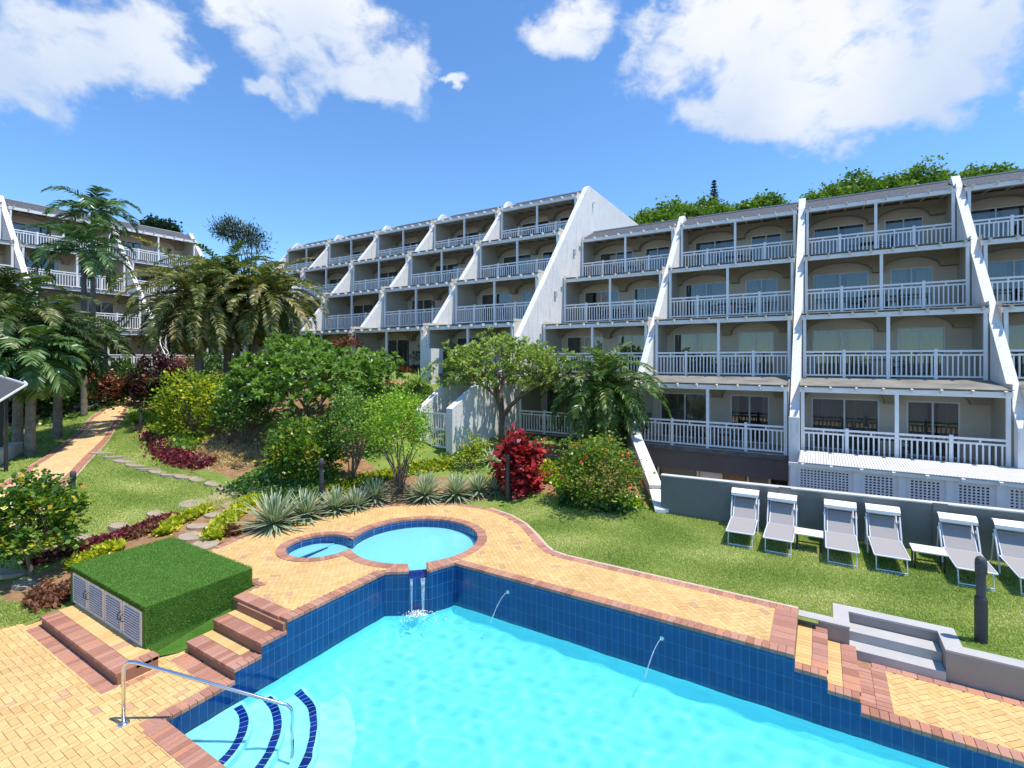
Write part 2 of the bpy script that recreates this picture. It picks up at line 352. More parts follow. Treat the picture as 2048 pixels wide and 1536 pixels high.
for u, v, z in [(700,960,.3),(600,965,.3),(490,890,1.0),(400,870,1.25),(610,860,1.4),(540,930,.6),(440,985,.2),(330,1025,.1),(255,1050,.0),(145,1060,-.05),(185,1075,-.1),(300,950,.5),
 (110,923,.9),(48,923,.85),(125,975,.55),(30,1000,.5),(207,834,1.5),(175,842,1.45),(249,834,1.5),(248,785,2.2),(60,850,1.15),(0,880,1.0),(0,1215,-.5),(90,1228,-.56),(60,1150,-.4),(15,1110,-.2),
 (370,760,3.0),(200,775,2.6),(110,800,1.9),(450,800,2.2),(330,800,2.1),(640,1010,.02),(790,1000,.05)]:
    x, y = ground_px(u, v, z); CTRL.append((x, y, z))
CT = np.array(CTRL); CP = CT[:, :2] / 10
def tk(r2): return np.where(r2 > 1e-12, .5 * r2 * np.log(r2 + 1e-12), 0)
K = tk(((CP[:, None] - CP[None])**2).sum(-1)) + np.eye(len(CP)) * .012
A = np.zeros((len(CP)+3,)*2); A[:len(CP), :len(CP)] = K; A[:len(CP), -3] = 1; A[:len(CP), -2:] = CP; A[-3, :len(CP)] = 1; A[-2:, :len(CP)] = CP.T
WT = np.linalg.solve(A, np.r_[CT[:, 2], 0, 0, 0])
def terr(x, y):
    x = np.asarray(x, float); y = np.asarray(y, float); q = np.stack([x.ravel(), y.ravel()], -1) / 10
    z = tk(((q[:, None] - CP[None])**2).sum(-1)) @ WT[:-3] + WT[-3] + q @ WT[-2:]
    return z.reshape(x.shape)
def tz(x, y): return float(terr(x, y))
def gt(u, v):                                      # measured photo point -> place on the garden ground
    k = (u - 1024) / FPX; d = np.linspace(5, 60, 2200)
    X = d * (k*CY - SY); Y = d * (k*SY + CY); Z = EYE - (v - HV) / FPX * d
    hit = np.nonzero(Z <= terr(X, Y))[0]
    i = hit[0] if len(hit) else len(d) - 1
    return float(X[i]), float(Y[i]), float(Z[i])
def inside(p, poly):
    x, y = p; c = False; j = len(poly) - 1
    for i in range(len(poly)):
        xi, yi = poly[i]; xj, yj = poly[j]
        if (yi > y) != (yj > y) and x < (xj-xi)*(y-yi)/(yj-yi)+xi: c = not c
        j = i
    return c
def inside_np(X, Y, poly):
    c = np.zeros(X.shape, bool); j = len(poly) - 1
    for i in range(len(poly)):
        xi, yi = poly[i]; xj, yj = poly[j]
        if yi != yj: c ^= ((yi > Y) != (yj > Y)) & (X < (xj-xi)*(Y-yi)/(yj-yi)+xi)
        j = i
    return c
POOL = [(-7.95,3.43),(-7.95,7.66),(-7.54,7.96),(-7.2,8.24),(-6.98,8.84),(9.,8.84),(9.,3.43)]
LOW_L = [(-9.45,5.4),(-9.45,4.45),(-9.4,3.9),(-12.9,3.7),(-13.2,3.35),(-15.6,2.4),(-17,-3),(10,-3),(10,3.43),(-7.9,3.43),(-7.9,5.4)]
HOLE = [(-13,5.9),(-12.6,8),(-12.1,10),(-10.5,11.9),(-8.6,12.4),(-7,11.8),(-5.6,10.5),(-.35,10.3),(.3,10.5),(.3,11.15),(1.8,11.15),(1.8,10.5),(10,10.5),(10,-3),(-17,-3),(-15.5,2.35),(-13.1,3.3),(-12.95,4.1),(-12.95,5.8)]
COURT = [(-6.75,21.3),(-6.75,20.35),(-4.05,15.1),(-2.2,15.38),(8.5,16.1),(12,21.3)]
xs = np.concatenate([np.arange(-62, -26, .6), np.arange(-26, 14.1, .22)]); ys = np.concatenate([np.arange(-6, 20, .22), np.arange(20, 34, .5)])
GX, GY = np.meshgrid(xs, ys, indexing='ij'); GZ = terr(GX, GY)
GZ = np.where(GY > 21.2, np.minimum(GZ, np.where(GX > -12.9, 1.0, 3.8)), GZ)
BEDS = []
def bedpoly(pix, z=None): BEDS.append([gt(*p)[:2] for p in pix])
bedpoly([(300,885),(318,915),(365,935),(425,942),(470,960),(500,985),(520,1010),(500,1068),(600,1042),(700,1024),(850,1008),(985,1000),(985,968),(890,955),(760,945),(715,905),(760,860),(900,790),(640,770),(420,760),(300,800),(255,850)])
bedpoly([(120,1130),(200,1095),(300,1050),(380,1030),(420,1000),(490,985),(520,1010),(500,1065),(425,1100),(330,1110),(150,1180),(0,1210),(0,1170)])
bedpoly([(1000,940),(1010,985),(1060,985),(1120,1000),(1200,1020),(1290,1015),(1300,980),(1260,900),(1120,890),(1060,900)])
bedpoly([(0,835),(120,828),(185,815),(240,790),(250,760),(100,750),(0,770)])
bedpoly([(720,750),(910,742),(880,730),(700,735)])
bedpoly([(160,740),(560,740),(560,700),(100,710)])
def mk_terrain():
    nx, ny = GX.shape; bed = np.zeros(nx*ny); X = GX.ravel(); Y = GY.ravel()
    for b in BEDS: bed = np.maximum(bed, inside_np(X, Y, b).astype(float))
    bed = bed.reshape(nx, ny); b2 = bed.copy()
    b2[1:-1, 1:-1] = (bed[1:-1, 1:-1]*2 + bed[:-2, 1:-1] + bed[2:, 1:-1] + bed[1:-1, :-2] + bed[1:-1, 2:]) / 6
    idx = np.arange(nx*ny).reshape(nx, ny)
    F = np.stack([idx[:-1, :-1], idx[1:, :-1], idx[1:, 1:], idx[:-1, 1:]], -1).reshape(-1, 4)
    cx = (GX[:-1, :-1] + GX[1:, 1:]).ravel()/2; cy = (GY[:-1, :-1] + GY[1:, 1:]).ravel()/2
    keep = ~(inside_np(cx, cy, HOLE) | inside_np(cx, cy, COURT) | ((cy > 21.3) & (cx > -6.8)))
    F = F[keep]
    me = bpy.data.meshes.new('lawn'); me.from_pydata(np.stack([X, Y, GZ.ravel()], -1).tolist(), [], F.tolist())
    at = me.attributes.new('bed', 'FLOAT', 'POINT'); at.data.foreach_set('value', b2.ravel().astype('f'))
    me.materials.append(M_terr); me.polygons.foreach_set('use_smooth', [True]*len(me.polygons)); me.update()
    tag(link(me, 'lawn'), kind='structure')
mk_terrain()
g = MB(); g.box(-1500, 1500, -1500, 1500, -4.2, -4); tag(g.build('ground', M_slab), kind='structure')
g = MB(); g.prism(COURT[::-1], -2.0, -1.8); tag(g.build('lower_court_paving', M_stairw), kind='structure')
# hill behind the wings
def mk_hill():
    me = bpy.data.meshes.new('hill'); X, Y = np.meshgrid(np.linspace(-160, 160, 70), np.linspace(42, 180, 40), indexing='ij')
    Z = -3 + 25*np.exp(-(((X-45)/42)**2 + ((Y-95)/34)**2)) + 5*np.exp(-(((X+60)/60)**2 + ((Y-110)/40)**2)) + 1.2*np.sin(X/7)*np.cos(Y/6)
    idx = np.arange(X.size).reshape(X.shape); F = np.stack([idx[:-1, :-1], idx[1:, :-1], idx[1:, 1:], idx[:-1, 1:]], -1).reshape(-1, 4)
    me.from_pydata(np.stack([X.ravel(), Y.ravel(), Z.ravel()], -1).tolist(), [], F.tolist()); me.materials.append(M_hill); me.update()
    tag(link(me, 'hill'), kind='structure')
def hillz(x, y): return -3 + 25*math.exp(-(((x-45)/42)**2 + ((y-95)/34)**2)) + 5*math.exp(-(((x+60)/60)**2 + ((y-110)/40)**2)) + 1.2*math.sin(x/7)*math.cos(y/6)
mk_hill()

# ------------------------------------------------------------------ pool and decks
def resample(path, step, closed=False):
    P = [Vector((*p, 0)) for p in path]
    if closed: P.append(P[0])
    out = []; 
    for a, b in zip(P[:-1], P[1:]):
        n = max(1, int(round((b-a).length/step)))
        out += [a.lerp(b, i/n) for i in range(n)]
    out.append(P[-1]); return out
def course(mb, path, wd, z, th=.06, step=.115, side=1, gap=.006, closed=False, over=0.):   # soldier bricks along a line
    P = resample(path, step, closed)
    def nrm(i):
        a = P[max(i-1, 0)]; b = P[min(i+1, len(P)-1)]
        if closed and i in (0, len(P)-1): a, b = P[-2], P[1]
        d = (b-a).normalized(); return Vector((-d.y, d.x, 0)) * side
    for i in range(len(P)-1):
        a, b = P[i], P[i+1]; d = (b-a).normalized()*gap/2; na, nb = nrm(i), nrm(i+1); dz = random.uniform(-.0015, .0015)
        q = [a+d-na*over, b-d-nb*over, b-d+nb*wd, a+d+na*wd]
        if side < 0: q = q[::-1]
        vs = [(p.x, p.y, z-th) for p in q] + [(p.x, p.y, z+dz) for p in q]
        mb.add(vs, [(3,2,1,0),(4,5,6,7),(0,1,5,4),(1,2,6,5),(2,3,7,6),(3,0,4,7)])
def herring(mb, test, z, x0, x1, y0, y1, ang=R(45), a=.2, gap=.005, basket=False):
    c, s = math.cos(ang), math.sin(ang); h = a/2; ext = max(x1-x0, y1-y0); cx, cy = (x0+x1)/2, (y0+y1)/2; n = int(ext/h)+4
    for j in range(-n, n):
        for i in range(-n, n):
            m_ = (i - j) % 4
            if m_ == 0: r = (i*h, j*h, (i+2)*h, (j+1)*h)
            elif m_ == 3: r = (i*h, j*h, (i+1)*h, (j+2)*h)
            else: continue
            q = [(r[0]+gap/2, r[1]+gap/2), (r[2]-gap/2, r[1]+gap/2), (r[2]-gap/2, r[3]-gap/2), (r[0]+gap/2, r[3]-gap/2)]
            q = [(cx + x*c - y*s, cy + x*s + y*c) for x, y in q]
            if q[0][0] < x0-.3 or q[0][0] > x1+.3 or q[0][1] < y0-.3 or q[0][1] > y1+.3: continue
            if all(test(p) for p in q): mb.add([(x, y, z+random.uniform(-.0012, .0012)) for x, y in q], [(0,1,2,3)])
def keepmb(mb, fn):
    F2 = []; R2 = []
    for k in range(0, len(mb.f), 6):
        c = sum((Vector(mb.v[i]) for i in mb.f[k+1]), Vector())/4
        if fn(c): F2 += mb.f[k:k+6]; R2 += mb.r[k:k+6]
    mb.f, mb.r = F2, R2
KC1, KR1 = (-8.77, 9.51), 1.6; KC2, KR2 = (-10.42, 7.92), .79
def arc(c, r, a0, a1, n): return [(c[0]+r*math.cos(a0+(a1-a0)*i/n), c[1]+r*math.sin(a0+(a1-a0)*i/n)) for i in range(n+1)]
dd = math.hypot(KC1[0]-KC2[0], KC1[1]-KC2[1]); aa = math.atan2(KC2[1]-KC1[1], KC2[0]-KC1[0])
tj = .30
b1 = math.acos((KR1**2 + dd**2 - KR2**2) / (2*KR1*dd)) if dd < KR1+KR2 else .1; b2 = math.acos((KR2**2 + dd**2 - KR1**2) / (2*KR2*dd)) if dd < KR1+KR2 else .1
b1 = max(b1, .2); b2 = max(b2, .42)
SPA = R(-46)                                       # direction of the spillway
KIDS = arc(KC1, KR1, aa+b1, aa+2*math.pi-b1, 56) + arc(KC2, KR2, aa+math.pi+b2, aa+3*math.pi-b2, 30)
DECK_IN = [(-.35,8.84),(-6.98,8.84),(-7.2,8.24),(-7.54,7.96),(-7.95,7.66),(-7.95,5.36),(-9.62,5.36),(-9.72,5.86),(-12.5,5.86)]
def split_kids():
    n = len(KIDS); sdx_, sdy_ = math.cos(SPA), math.sin(SPA)
    flag = [((x-KC1[0])*sdx_+(y-KC1[1])*sdy_ > 1.2 and abs(-(x-KC1[0])*sdy_+(y-KC1[1])*sdx_) < .2) for x, y in KIDS]
    i0 = next(i for i in range(n) if flag[i-1] and not flag[i]); L = [KIDS[(i0+k) % n] for k in range(n)]; return [p for k, p in enumerate(L) if not flag[(i0+k) % n]]
KOPEN = split_kids()
def chan(o, d): sdx_, sdy_ = math.cos(SPA), math.sin(SPA); return (KC1[0]+sdx_*d-sdy_*o, KC1[1]+sdy_*d+sdx_*o)
UP = DECK_EDGE + DECK_IN
UPK = DECK_EDGE + DECK_IN[:3] + [chan(.2, 1.985), chan(.2, 1.585)] + KOPEN + [chan(-.2, 1.585), chan(-.2, 1.985)] + DECK_IN[3:]
def offchan(p): q = (p[0]-KC1[0], p[1]-KC1[1]); a_ = q[0]*math.cos(SPA)+q[1]*math.sin(SPA); b_ = -q[0]*math.sin(SPA)+q[1]*math.cos(SPA); return not (a_ > 1.2 and abs(b_) < .2)
def tess(loops, z, name, mat, parent=None, thick=0):
    from mathutils.geometry import tessellate_polygon
    L = [[Vector((*p, z)) for p in l] for l in loops]; T = tessellate_polygon(L); V = [tuple(p) for l in L for p in l]
    me = bpy.data.meshes.new(name); F = list(T)
    if thick:
        n = len(V); V += [(x, y, z_-thick) for x, y, z_ in V]; b = 0
        for l in loops:
            k = len(l); F += [(b+i, b+(i+1) % k, b+(i+1) % k+n, b+i+n) for i in range(k)]; b += k
    me.from_pydata(V, [], F); me.materials.append(mat); me.update(); return link(me, name, parent)
tag(tess([UPK], -.012, 'upper_deck_base', M_grout, thick=.5), kind='structure')
def far_from(p, poly, d):
    P = Vector(p)
    for i in range(len(poly)):
        a = Vector(poly[i]); b = Vector(poly[(i+1) % len(poly)]); t = max(0, min(1, (P-a).dot(b-a)/max(1e-9, (b-a).length_squared)))
        if (a + (b-a)*t - P).length < d: return False
    return True
g = MB(); herring(g, lambda p: inside(p, UP) and not inside(p, KIDS) and far_from(p, UP, .04) and far_from(p, KIDS, .03) and offchan(p), 0, -13.2, -.2, 5.2, 12.9)
tag(g.build('upper_deck_pavers', M_yel), kind='structure')
g = MB()
course(g, DECK_EDGE[1:], .21, .004, side=-1)
course(g, [(-.35,8.84),(-6.98,8.84)], .21, .006, side=-1, over=.015)
course(g, [(-6.98,8.84),(-7.2,8.24),(-7.54,7.96),(-7.95,7.66)], .2, .009, side=-1, over=.015)
course(g, [(-7.95,7.66),(-7.95,5.36)], .21, .006, side=-1, over=.015)
course(g, [(-9.6,5.36),(-8.17,5.36)], .24, .0065, side=1, over=.02)
course(g, [(-.35,8.84+.21),(-.35,10.31)], .36, .0065, side=1, step=.2)
course(g, [(-12.5,5.88),(-9.55,5.88)], .1, .0045, side=1, step=.2)
keepmb(g, offchan)
tag(g.build('upper_deck_red_course', M_red, bevel=.004), kind='structure')
g = MB()
course(g, arc(KC1, KR1, aa+b1, SPA-.12+2*math.pi if SPA < aa+b1 else SPA, 50) if False else arc(KC1, KR1, SPA+.13, SPA-.13+2*math.pi, 90), .22, .01, side=-1, step=.105, over=.02)
keepmb(g, lambda c: math.hypot(c.x-KC2[0], c.y-KC2[1]) > KR2+.06)
g2 = MB(); course(g2, arc(KC2, KR2, 0, 2*math.pi, 48), .2, .014, side=-1, step=.105, over=.02)
keepmb(g2, lambda c: math.hypot(c.x-KC1[0], c.y-KC1[1]) > KR1+.06)
g.add(g2.v, g2.f); g.r = g.r[:len(g.r)-len(g2.f)] + g2.r
tag(g.build('paddling_pool_brick_ring', M_red, bevel=.004), kind='structure')
g = MB(); g.prism([(x, y) for x, y in arc((0,0),1,0,1,1)], 0, 0) if False else None
# pale edge between deck and lawn
P = resample(DECK_EDGE[9:], .3)
g = MB()
for a, b in zip(P[:-1], P[1:]):
    d = (b-a).normalized(); n_ = Vector((-d.y, d.x, 0))
    g.add([a, b, b+n_*.07, a+n_*.07, a+Vector((0,0,-.3)), b+Vector((0,0,-.3)), b+n_*.07+Vector((0,0,-.3)), a+n_*.07+Vector((0,0,-.3))], [(0,1,2,3),(2,3,7,6)])
tag(g.build('deck_kerb', M_curb), kind='structure')
# lower decks
LOWP = [(-7.95,3.43),(-7.95,4.45),(-9.43,4.45),(-9.43,5.3),(-9.8,5.3),(-9.8,3.95),(-13.0,3.95),(-13.2,3.35),(-15.6,2.4),(-17,-3),(10,-3),(10,3.43)]
tag(tess([LOWP], -.582, 'lower_deck_base', M_grout, thick=.5), kind='structure')
def lowtest(p): return inside(p, LOWP)
g = MB(); herring(g, lambda p: p[1] > -1.6 and p[0] < -1 and lowtest(p), -.57, -15.4, -1, -1.6, 4.5, ang=R(0))
tag(g.build('lower_deck_pavers', M_yel), kind='structure')
g = MB()
course(g, [(-7.95,3.2),(-7.95,4.45)], .21, -.564, side=1, over=.015)
course(g, [(9,3.43),(-7.95,3.43)], .26, -.563, side=1, over=.015, step=.1)
course(g, [(-12.8,3.41),(-9.36,3.41)], .22, -.566, side=-1, step=.105)
course(g, [(-9.36,3.42),(-9.36,3.95)], .13, -.565, side=-1, step=.105)
course(g, [(-9.43,4.43),(-8.17,4.43)], .26, -.5655, side=-1, step=.105)
tag(g.build('lower_deck_red_course', M_red, bevel=.004), kind='structure')
RLOW = [(.49,8.84),(9,8.84),(9,10.42),(.49,10.42)]
g = MB(); g.box(.49, 9, 8.84, 10.42, -1.1, -.582); tag(g.build('right_deck_base', M_grout), kind='structure')
g = MB(); herring(g, lambda p: .72 < p[0] < 8.9 and 8.9 < p[1] < 10.36, -.57, .5, 8.9, 8.84, 10.42, ang=R(45))
tag(g.build('right_deck_pavers', M_yel), kind='structure')
g = MB()
course(g, [(.49,8.84),(9,8.84)], .2, -.563, side=1, over=.015)
course(g, [(.72,10.22),(9,10.22)], .19, -.564, side=1, step=.2)
course(g, [(.5,9.05),(.5,10.22)], .2, -.5635, side=-1, step=.105); course(g, [(.703,9.05),(.703,10.22)], .2, -.5632, side=-1, step=.105)
tag(g.build('right_deck_red_course', M_red, bevel=.004), kind='structure')
# steps
def steps(name, x0, x1, y0, y1, z, axis, label, noseside, cside):
    t = empty(name, ((x0+x1)/2, (y0+y1)/2, z-.19))
    o = Vector(t.location); mb = MB(); mb.box(x0-o.x, x1-o.x, y0-o.y, y1-o.y, -.5, .19-.012, .5); mb.build('core', M_brickside, t)
    rd = MB(); ye = MB()
    def cr(mbb, path, *a, **k): course(mbb, [(px-o.x, py-o.y) for px, py in path], *a, **k)
    if axis == 'y':      # step facing -Y (left flight)
        cr(rd, [(x0, y0), (x1-.16, y0)], .24, .19, side=1, over=.02); cr(rd, [(x1, y0-.02), (x1, y1-.002)], .155, .192, side=1, over=.012)
        n = int((x1-x0-.16)/.2)
        for i in range(n): ye.box(x0-o.x+i*.2+.003, x0-o.x+(i+1)*.2-.003, y0-o.y+.247, y1-o.y-.004, .15, .189)
    else:                # step facing +X (right flight)
        cr(rd, [(x1, y0+.18), (x1, y1)], .2, .19, side=1, over=.02, step=.2); cr(rd, [(x0, y0), (x1, y0)], .17, .192, side=1, over=.015)
        n = int((y1-y0-.18)/.1)
        for i in range(n): ye.box(x0-o.x+.004, x1-o.x-.207, y0-o.y+.18+i*.1+.003, y0-o.y+.18+(i+1)*.1-.003, .15, .189)
    rd.build('red_tread', M_red, t, bevel=.004); ye.build('yellow_tread', M_yel, t)
    tag(t, label, 'step', 'brick steps beside the big pool')
steps('brick_step', -9.45, -7.95, 4.9, 5.36, -.19, 'y', 'upper brick step beside the turf covered box, red nosing and yellow tread', 0, 0)
steps('brick_step', -9.45, -7.95, 4.45, 4.9, -.38, 'y', 'lower brick step beside the turf covered box, next to the steel handrail', 0, 0)
steps('brick_step', -.35, .08, 8.84, 10.42, -.19, 'x', 'upper brick step at the right end of the deck, left of the grey stair', 0, 0)
steps('brick_step', .08, .49, 8.84, 10.42, -.38, 'x', 'lower brick step at the right end of the deck, in front of the grey stair', 0, 0)
g = MB(); g.box(-9.4, -7.97, 5.3, 5.355, -.58, -.055, .6); tag(g.build('deck_riser', M_brickside), kind='structure')
# big pool
WL = -.87; FL = -1.95
pool_walls = []
def wallstrip(path, z0, z1, name, mat, off=0.):
    mb = MB()
    for (a, b) in zip(path[:-1], path[1:]): mb.add([(*a, z0), (*b, z0), (*b, z1), (*a, z1)], [(0,1,2,3)])
    return tag(mb.build(name, mat), kind='structure')
ZT = -.05
wallstrip([(-6.97,8.832),(-.34,8.832)], -1.02, ZT, 'pool_wall_tiles', M_tileX)
for a, b, z in ((-.34,.09,-.19),(.09,.5,-.38),(.5,9,-.57)): wallstrip([(a,8.832),(b,8.832)], -1.02, z-.05, 'pool_wall_tiles', M_tileX)
wallstrip([(-7.942,5.36),(-7.942,7.66)], -1.02, ZT, 'pool_wall_tiles', M_tileY)
for a, b, z in ((3.43,4.45,-.57),(4.45,4.9,-.38),(4.9,5.36,-.19)): wallstrip([(-7.942,a),(-7.942,b)], -1.02, z-.05, 'pool_wall_tiles', M_tileY)
wallstrip([(-7.942,7.66),(-7.53,7.95),chan(-.2,1.992)], -1.02, ZT, 'pool_wall_tiles', M_tileD); wallstrip([chan(-.2,1.992),chan(.2,1.992)], -1.02, -.17, 'pool_wall_tiles', M_tileD); wallstrip([chan(.2,1.992),(-7.19,8.232)], -1.02, ZT, 'pool_wall_tiles', M_tileD)
wallstrip([(-7.19,8.232),(-6.97,8.832)], -1.02, ZT, 'pool_wall_tiles', M_tileY)
wallstrip([(-7.942,3.438),(9,3.438)], -1.02, -.62, 'pool_wall_tiles', M_tileX)
def pool_basin():                                   # walls run into the floor through a rounded cove, added to catch sunlight
    cx, cy = -2., 6.1; rows = []
    base = [(-7.95,3.43),(-7.95,7.66),(-7.54,7.96),(-7.2,8.24),(-6.98,8.84),(9.,8.84),(9.,3.43)]; ins = [(1,1),(1,-1),(.8,-.9),(.8,-1),(.7,-1),(-1,-1),(-1,1)]
    prof = [(0, -1.02), (.03, -1.2), (.12, -1.4), (.32, -1.58), (.62, -1.70), (1.0, -1.75)]
    V = [(x+i*d, y+j*d, z) for d, z in prof for (x, y), (i, j) in zip(base, ins)]; n = len(base)
    F = [(k*n+i, k*n+(i+1) % n, (k+1)*n+(i+1) % n, (k+1)*n+i) for k in range(len(prof)-1) for i in range(n)] + [tuple(range((len(prof)-1)*n, len(prof)*n))]
    me = bpy.data.meshes.new('pool_floor'); me.from_pydata(V, [], F); me.materials.append(M_pfl); me.update(); tag(link(me, 'pool_floor'), kind='structure')
pool_basin()
# curved entry steps in the pool corner (-7.95, 3.43)
PC = (-7.95, 3.43)
def quart(r0, r1, z0, z1, name, mat, kind=True):
    mb = MB(); n = 30; A = [R(90)*i/n for i in range(n+1)]
    for i in range(n):
        q = [(PC[0]+.002+r*math.cos(a), PC[1]+.002+r*math.sin(a)) for r, a in ((r0, A[i]), (r1, A[i]), (r1, A[i+1]), (r0, A[i+1]))]
        mb.add([(x, y, z1) for x, y in q] + [(q[1][0], q[1][1], z0), (q[2][0], q[2][1], z0)], [(0,1,2,3),(1,4,5,2)])
    return mb
for k, (r0, r1, zz) in enumerate(((0,1.12,-1.02),(1.12,1.58,-1.25),(1.58,2.1,-1.5),(2.1,2.6,-1.72))):
    tag(quart(r0, r1, FL, zz, '', None).build('pool_entry_step', M_plas), kind='structure')
    if k < 3:
        mb = MB(); n = int(R(80)*(r1-.1)/.105)
        for i in range(n):
            a0 = R(5)+R(80)*i/n; a1 = R(5)+R(80)*(i+.93)/n
            mb.add([(PC[0]+r*math.cos(a), PC[1]+r*math.sin(a), zz+.004) for r, a in ((r1-.17, a0), (r1-.05, a0), (r1-.05, a1), (r1-.17, a1))], [(0,1,2,3)])
        tag(mb.build('step_edge_tiles', M_nos), kind='structure')
# water
def watermat(name, absorb, bumpst):
    m = MT(name); m.t.nodes.remove(m.bsdf)
    bp = m.n('ShaderNodeBump'); bp.inputs['Strength'].default_value = bumpst; bp.inputs['Distance'].default_value = .02; m.l(m.noise(14, 3, .6), bp.inputs['Height'])
    rf = m.n('ShaderNodeBsdfRefraction'); rf.inputs['IOR'].default_value = 1.33; rf.inputs['Roughness'].default_value = 0; rf.inputs[0].default_value = (*absorb, 1)
    gl = m.n('ShaderNodeBsdfGlossy'); gl.inputs['Roughness'].default_value = .02; m.l(bp.outputs[0], gl.inputs['Normal'])
    fr = m.n('ShaderNodeFresnel'); fr.inputs[0].default_value = 1.33; m.l(bp.outputs[0], fr.inputs['Normal'])
    mx = m.n('ShaderNodeMixShader'); m.l(fr.outputs[0], mx.inputs[0]); m.l(rf.outputs[0], mx.inputs[1]); m.l(gl.outputs[0], mx.inputs[2])
    m.l(mx.outputs[0], m.out.inputs[0]); return m.m
def water(poly, z, name, mat, res, amp, seed=1):      # rippled surface clipped to the pool outline
    P = np.array(poly); lo, hi = P.min(0), P.max(0); X, Y = np.meshgrid(np.arange(lo[0], hi[0]+res, res), np.arange(lo[1], hi[1]+res, res), indexing='ij')
    r = np.random.default_rng(seed); Z = np.zeros_like(X)
    for k in range(46):
        lam = .22*1.045**k*r.uniform(.9, 1.1); th = r.uniform(0, 6.283); ph = r.uniform(0, 6.283); Z += lam**.9*np.sin(6.283/lam*(X*math.cos(th)+Y*math.sin(th)) + ph + 1.2*np.sin(X*.9+k)+1.1*np.sin(Y*1.1-k))
    Z *= amp/Z.std(); nx, ny = X.shape; idx = np.arange(nx*ny).reshape(nx, ny)
    F = np.stack([idx[:-1, :-1], idx[1:, :-1], idx[1:, 1:], idx[:-1, 1:]], -1).reshape(-1, 4)
    cx = ((X[:-1, :-1]+X[1:, 1:])/2).ravel(); cy = ((Y[:-1, :-1]+Y[1:, 1:])/2).ravel(); F = F[inside_np(cx, cy, poly)]
    me = bpy.data.meshes.new(name); me.from_pydata(np.stack([X.ravel(), Y.ravel(), Z.ravel()+z], -1).tolist(), [], F.tolist()); me.materials.append(mat)
    me.polygons.foreach_set('use_smooth', [True]*len(me.polygons)); me.update(); o = link(me, name); o.cycles.is_caustics_caster = True; tag(o, kind='structure'); return o
sun.cycles.is_caustics_light = True
water([(x+(-.03 if x < -7 else 0), y+.03 if y > 8.2 else (y-.03 if y < 4 else y)) for x, y in POOL], WL, 'pool_water', watermat('pool_water', (.66, .98, 1.), .4), .045, .0075)
KIN = [(KC1[0]+(x-KC1[0])*1., y) for x, y in KIDS]
def inset(p):
    c = min((KC1, KC2), key=lambda q: abs(math.hypot(p[0]-q[0], p[1]-q[1]) - (KR1 if q is KC1 else KR2))); d = math.hypot(p[0]-c[0], p[1]-c[1]); return (c[0]+(p[0]-c[0])*(1-.014/d), c[1]+(p[1]-c[1])*(1-.014/d))
KOPEN = [inset(p) for p in KOPEN]
wallstrip(KOPEN, -.42, -.03, 'paddling_pool_tiles', M_tileR); wallstrip([KOPEN[-1], KOPEN[0]], -.42, -.165, 'paddling_pool_tiles', M_tileR)
tag(tess([KIDS], -.42, 'paddling_pool_floor', M_plas), kind='structure')
water(KIDS, -.15, 'paddling_pool_water', watermat('paddling_pool_water', (.62, .96, .98), .04), .04, .0012, 3)
g = MB(); a = Vector((-10.62, 7.45, -.40)); b = Vector((-10.72, 8.35, -.40)); g.bar(a, b, .1, .02); tag(g.build('paddling_step_tiles', M_nos), kind='structure')
g = MB(); g.prism([(-10.7,7.2),(-10.72,8.6),(-11.3,8.2),(-11.25,7.5)], -.42, -.32); tag(g.build('paddling_pool_step', M_plas), kind='structure')
for o in SC.objects:
    if o.name.split('.')[0] in ('pool_floor', 'pool_entry_step', 'pool_lower_wall', 'step_edge_tiles', 'pool_wall_tiles', 'paddling_pool_floor', 'paddling_pool_step', 'paddling_step_tiles', 'paddling_pool_tiles'): o.cycles.is_caustics_receiver = True
# spillway
sd = Vector((math.cos(SPA), math.sin(SPA), 0)); sn = Vector((-sd.y, sd.x, 0)); c0 = Vector((*KC1, 0)) + sd*(KR1-.03)
g = MB(); w2 = .2
q = [c0-sn*w2, c0+sn*w2, c0+sn*w2+sd*.34, c0-sn*w2+sd*.34]
for i in range(4):
    for j in range(3):
        p0 = c0 + sn*(-w2+i*w2/2+.006) + sd*(j*.113+.004); p1 = p0+sn*(w2/2-.012); p2 = p1+sd*.105; p3 = p0+sd*.105
        g.add([(p.x, p.y, -.15-.006*j) for p in (p0, p3, p2, p1)], [(0,1,2,3)])
tag(g.build('spillway_tiles', M_nos), kind='structure')
g = MB(); g.prism([chan(-.199, 1.6), chan(-.199, 1.98), chan(.199, 1.98), chan(.199, 1.6)], -.5, -.168); tag(g.build('spillway_base', M_tileD), kind='structure')

# ------------------------------------------------------------------ box covered in artificial turf
t = empty('pump_box', (-11.44, 4.88, -.57)); O = Vector(t.location)
tag(t, 'low pump box wrapped in bright artificial turf with four louvred doors, beside the brick steps', 'pump box')
g = MB(); g.box(-13.1-O.x, -9.78-O.x, 4.0-O.y, 5.84-O.y, 0, .92, .5)
bx = g.build('turf_cover', M_astro, t, bevel=.04)
g = MB(); g.box(-1.66, -1.55, -.935, -.86, 0, .92); g.box(1.54, 1.66, -.935, -.86, 0, .92); g.box(-1.55, 1.54, -.935, -.86, .8, .92); g.build('turf_border', M_astro, t, bevel=.012)
g = MB(); g.add([(1.655,-.93,.30),(1.655,.5,.30),(1.97,.5,.012),(1.9,-.55,.012),(1.70,-.93,.05)], [(0,4,3,2,1)], .5); g.build('turf_apron', M_astro, t)
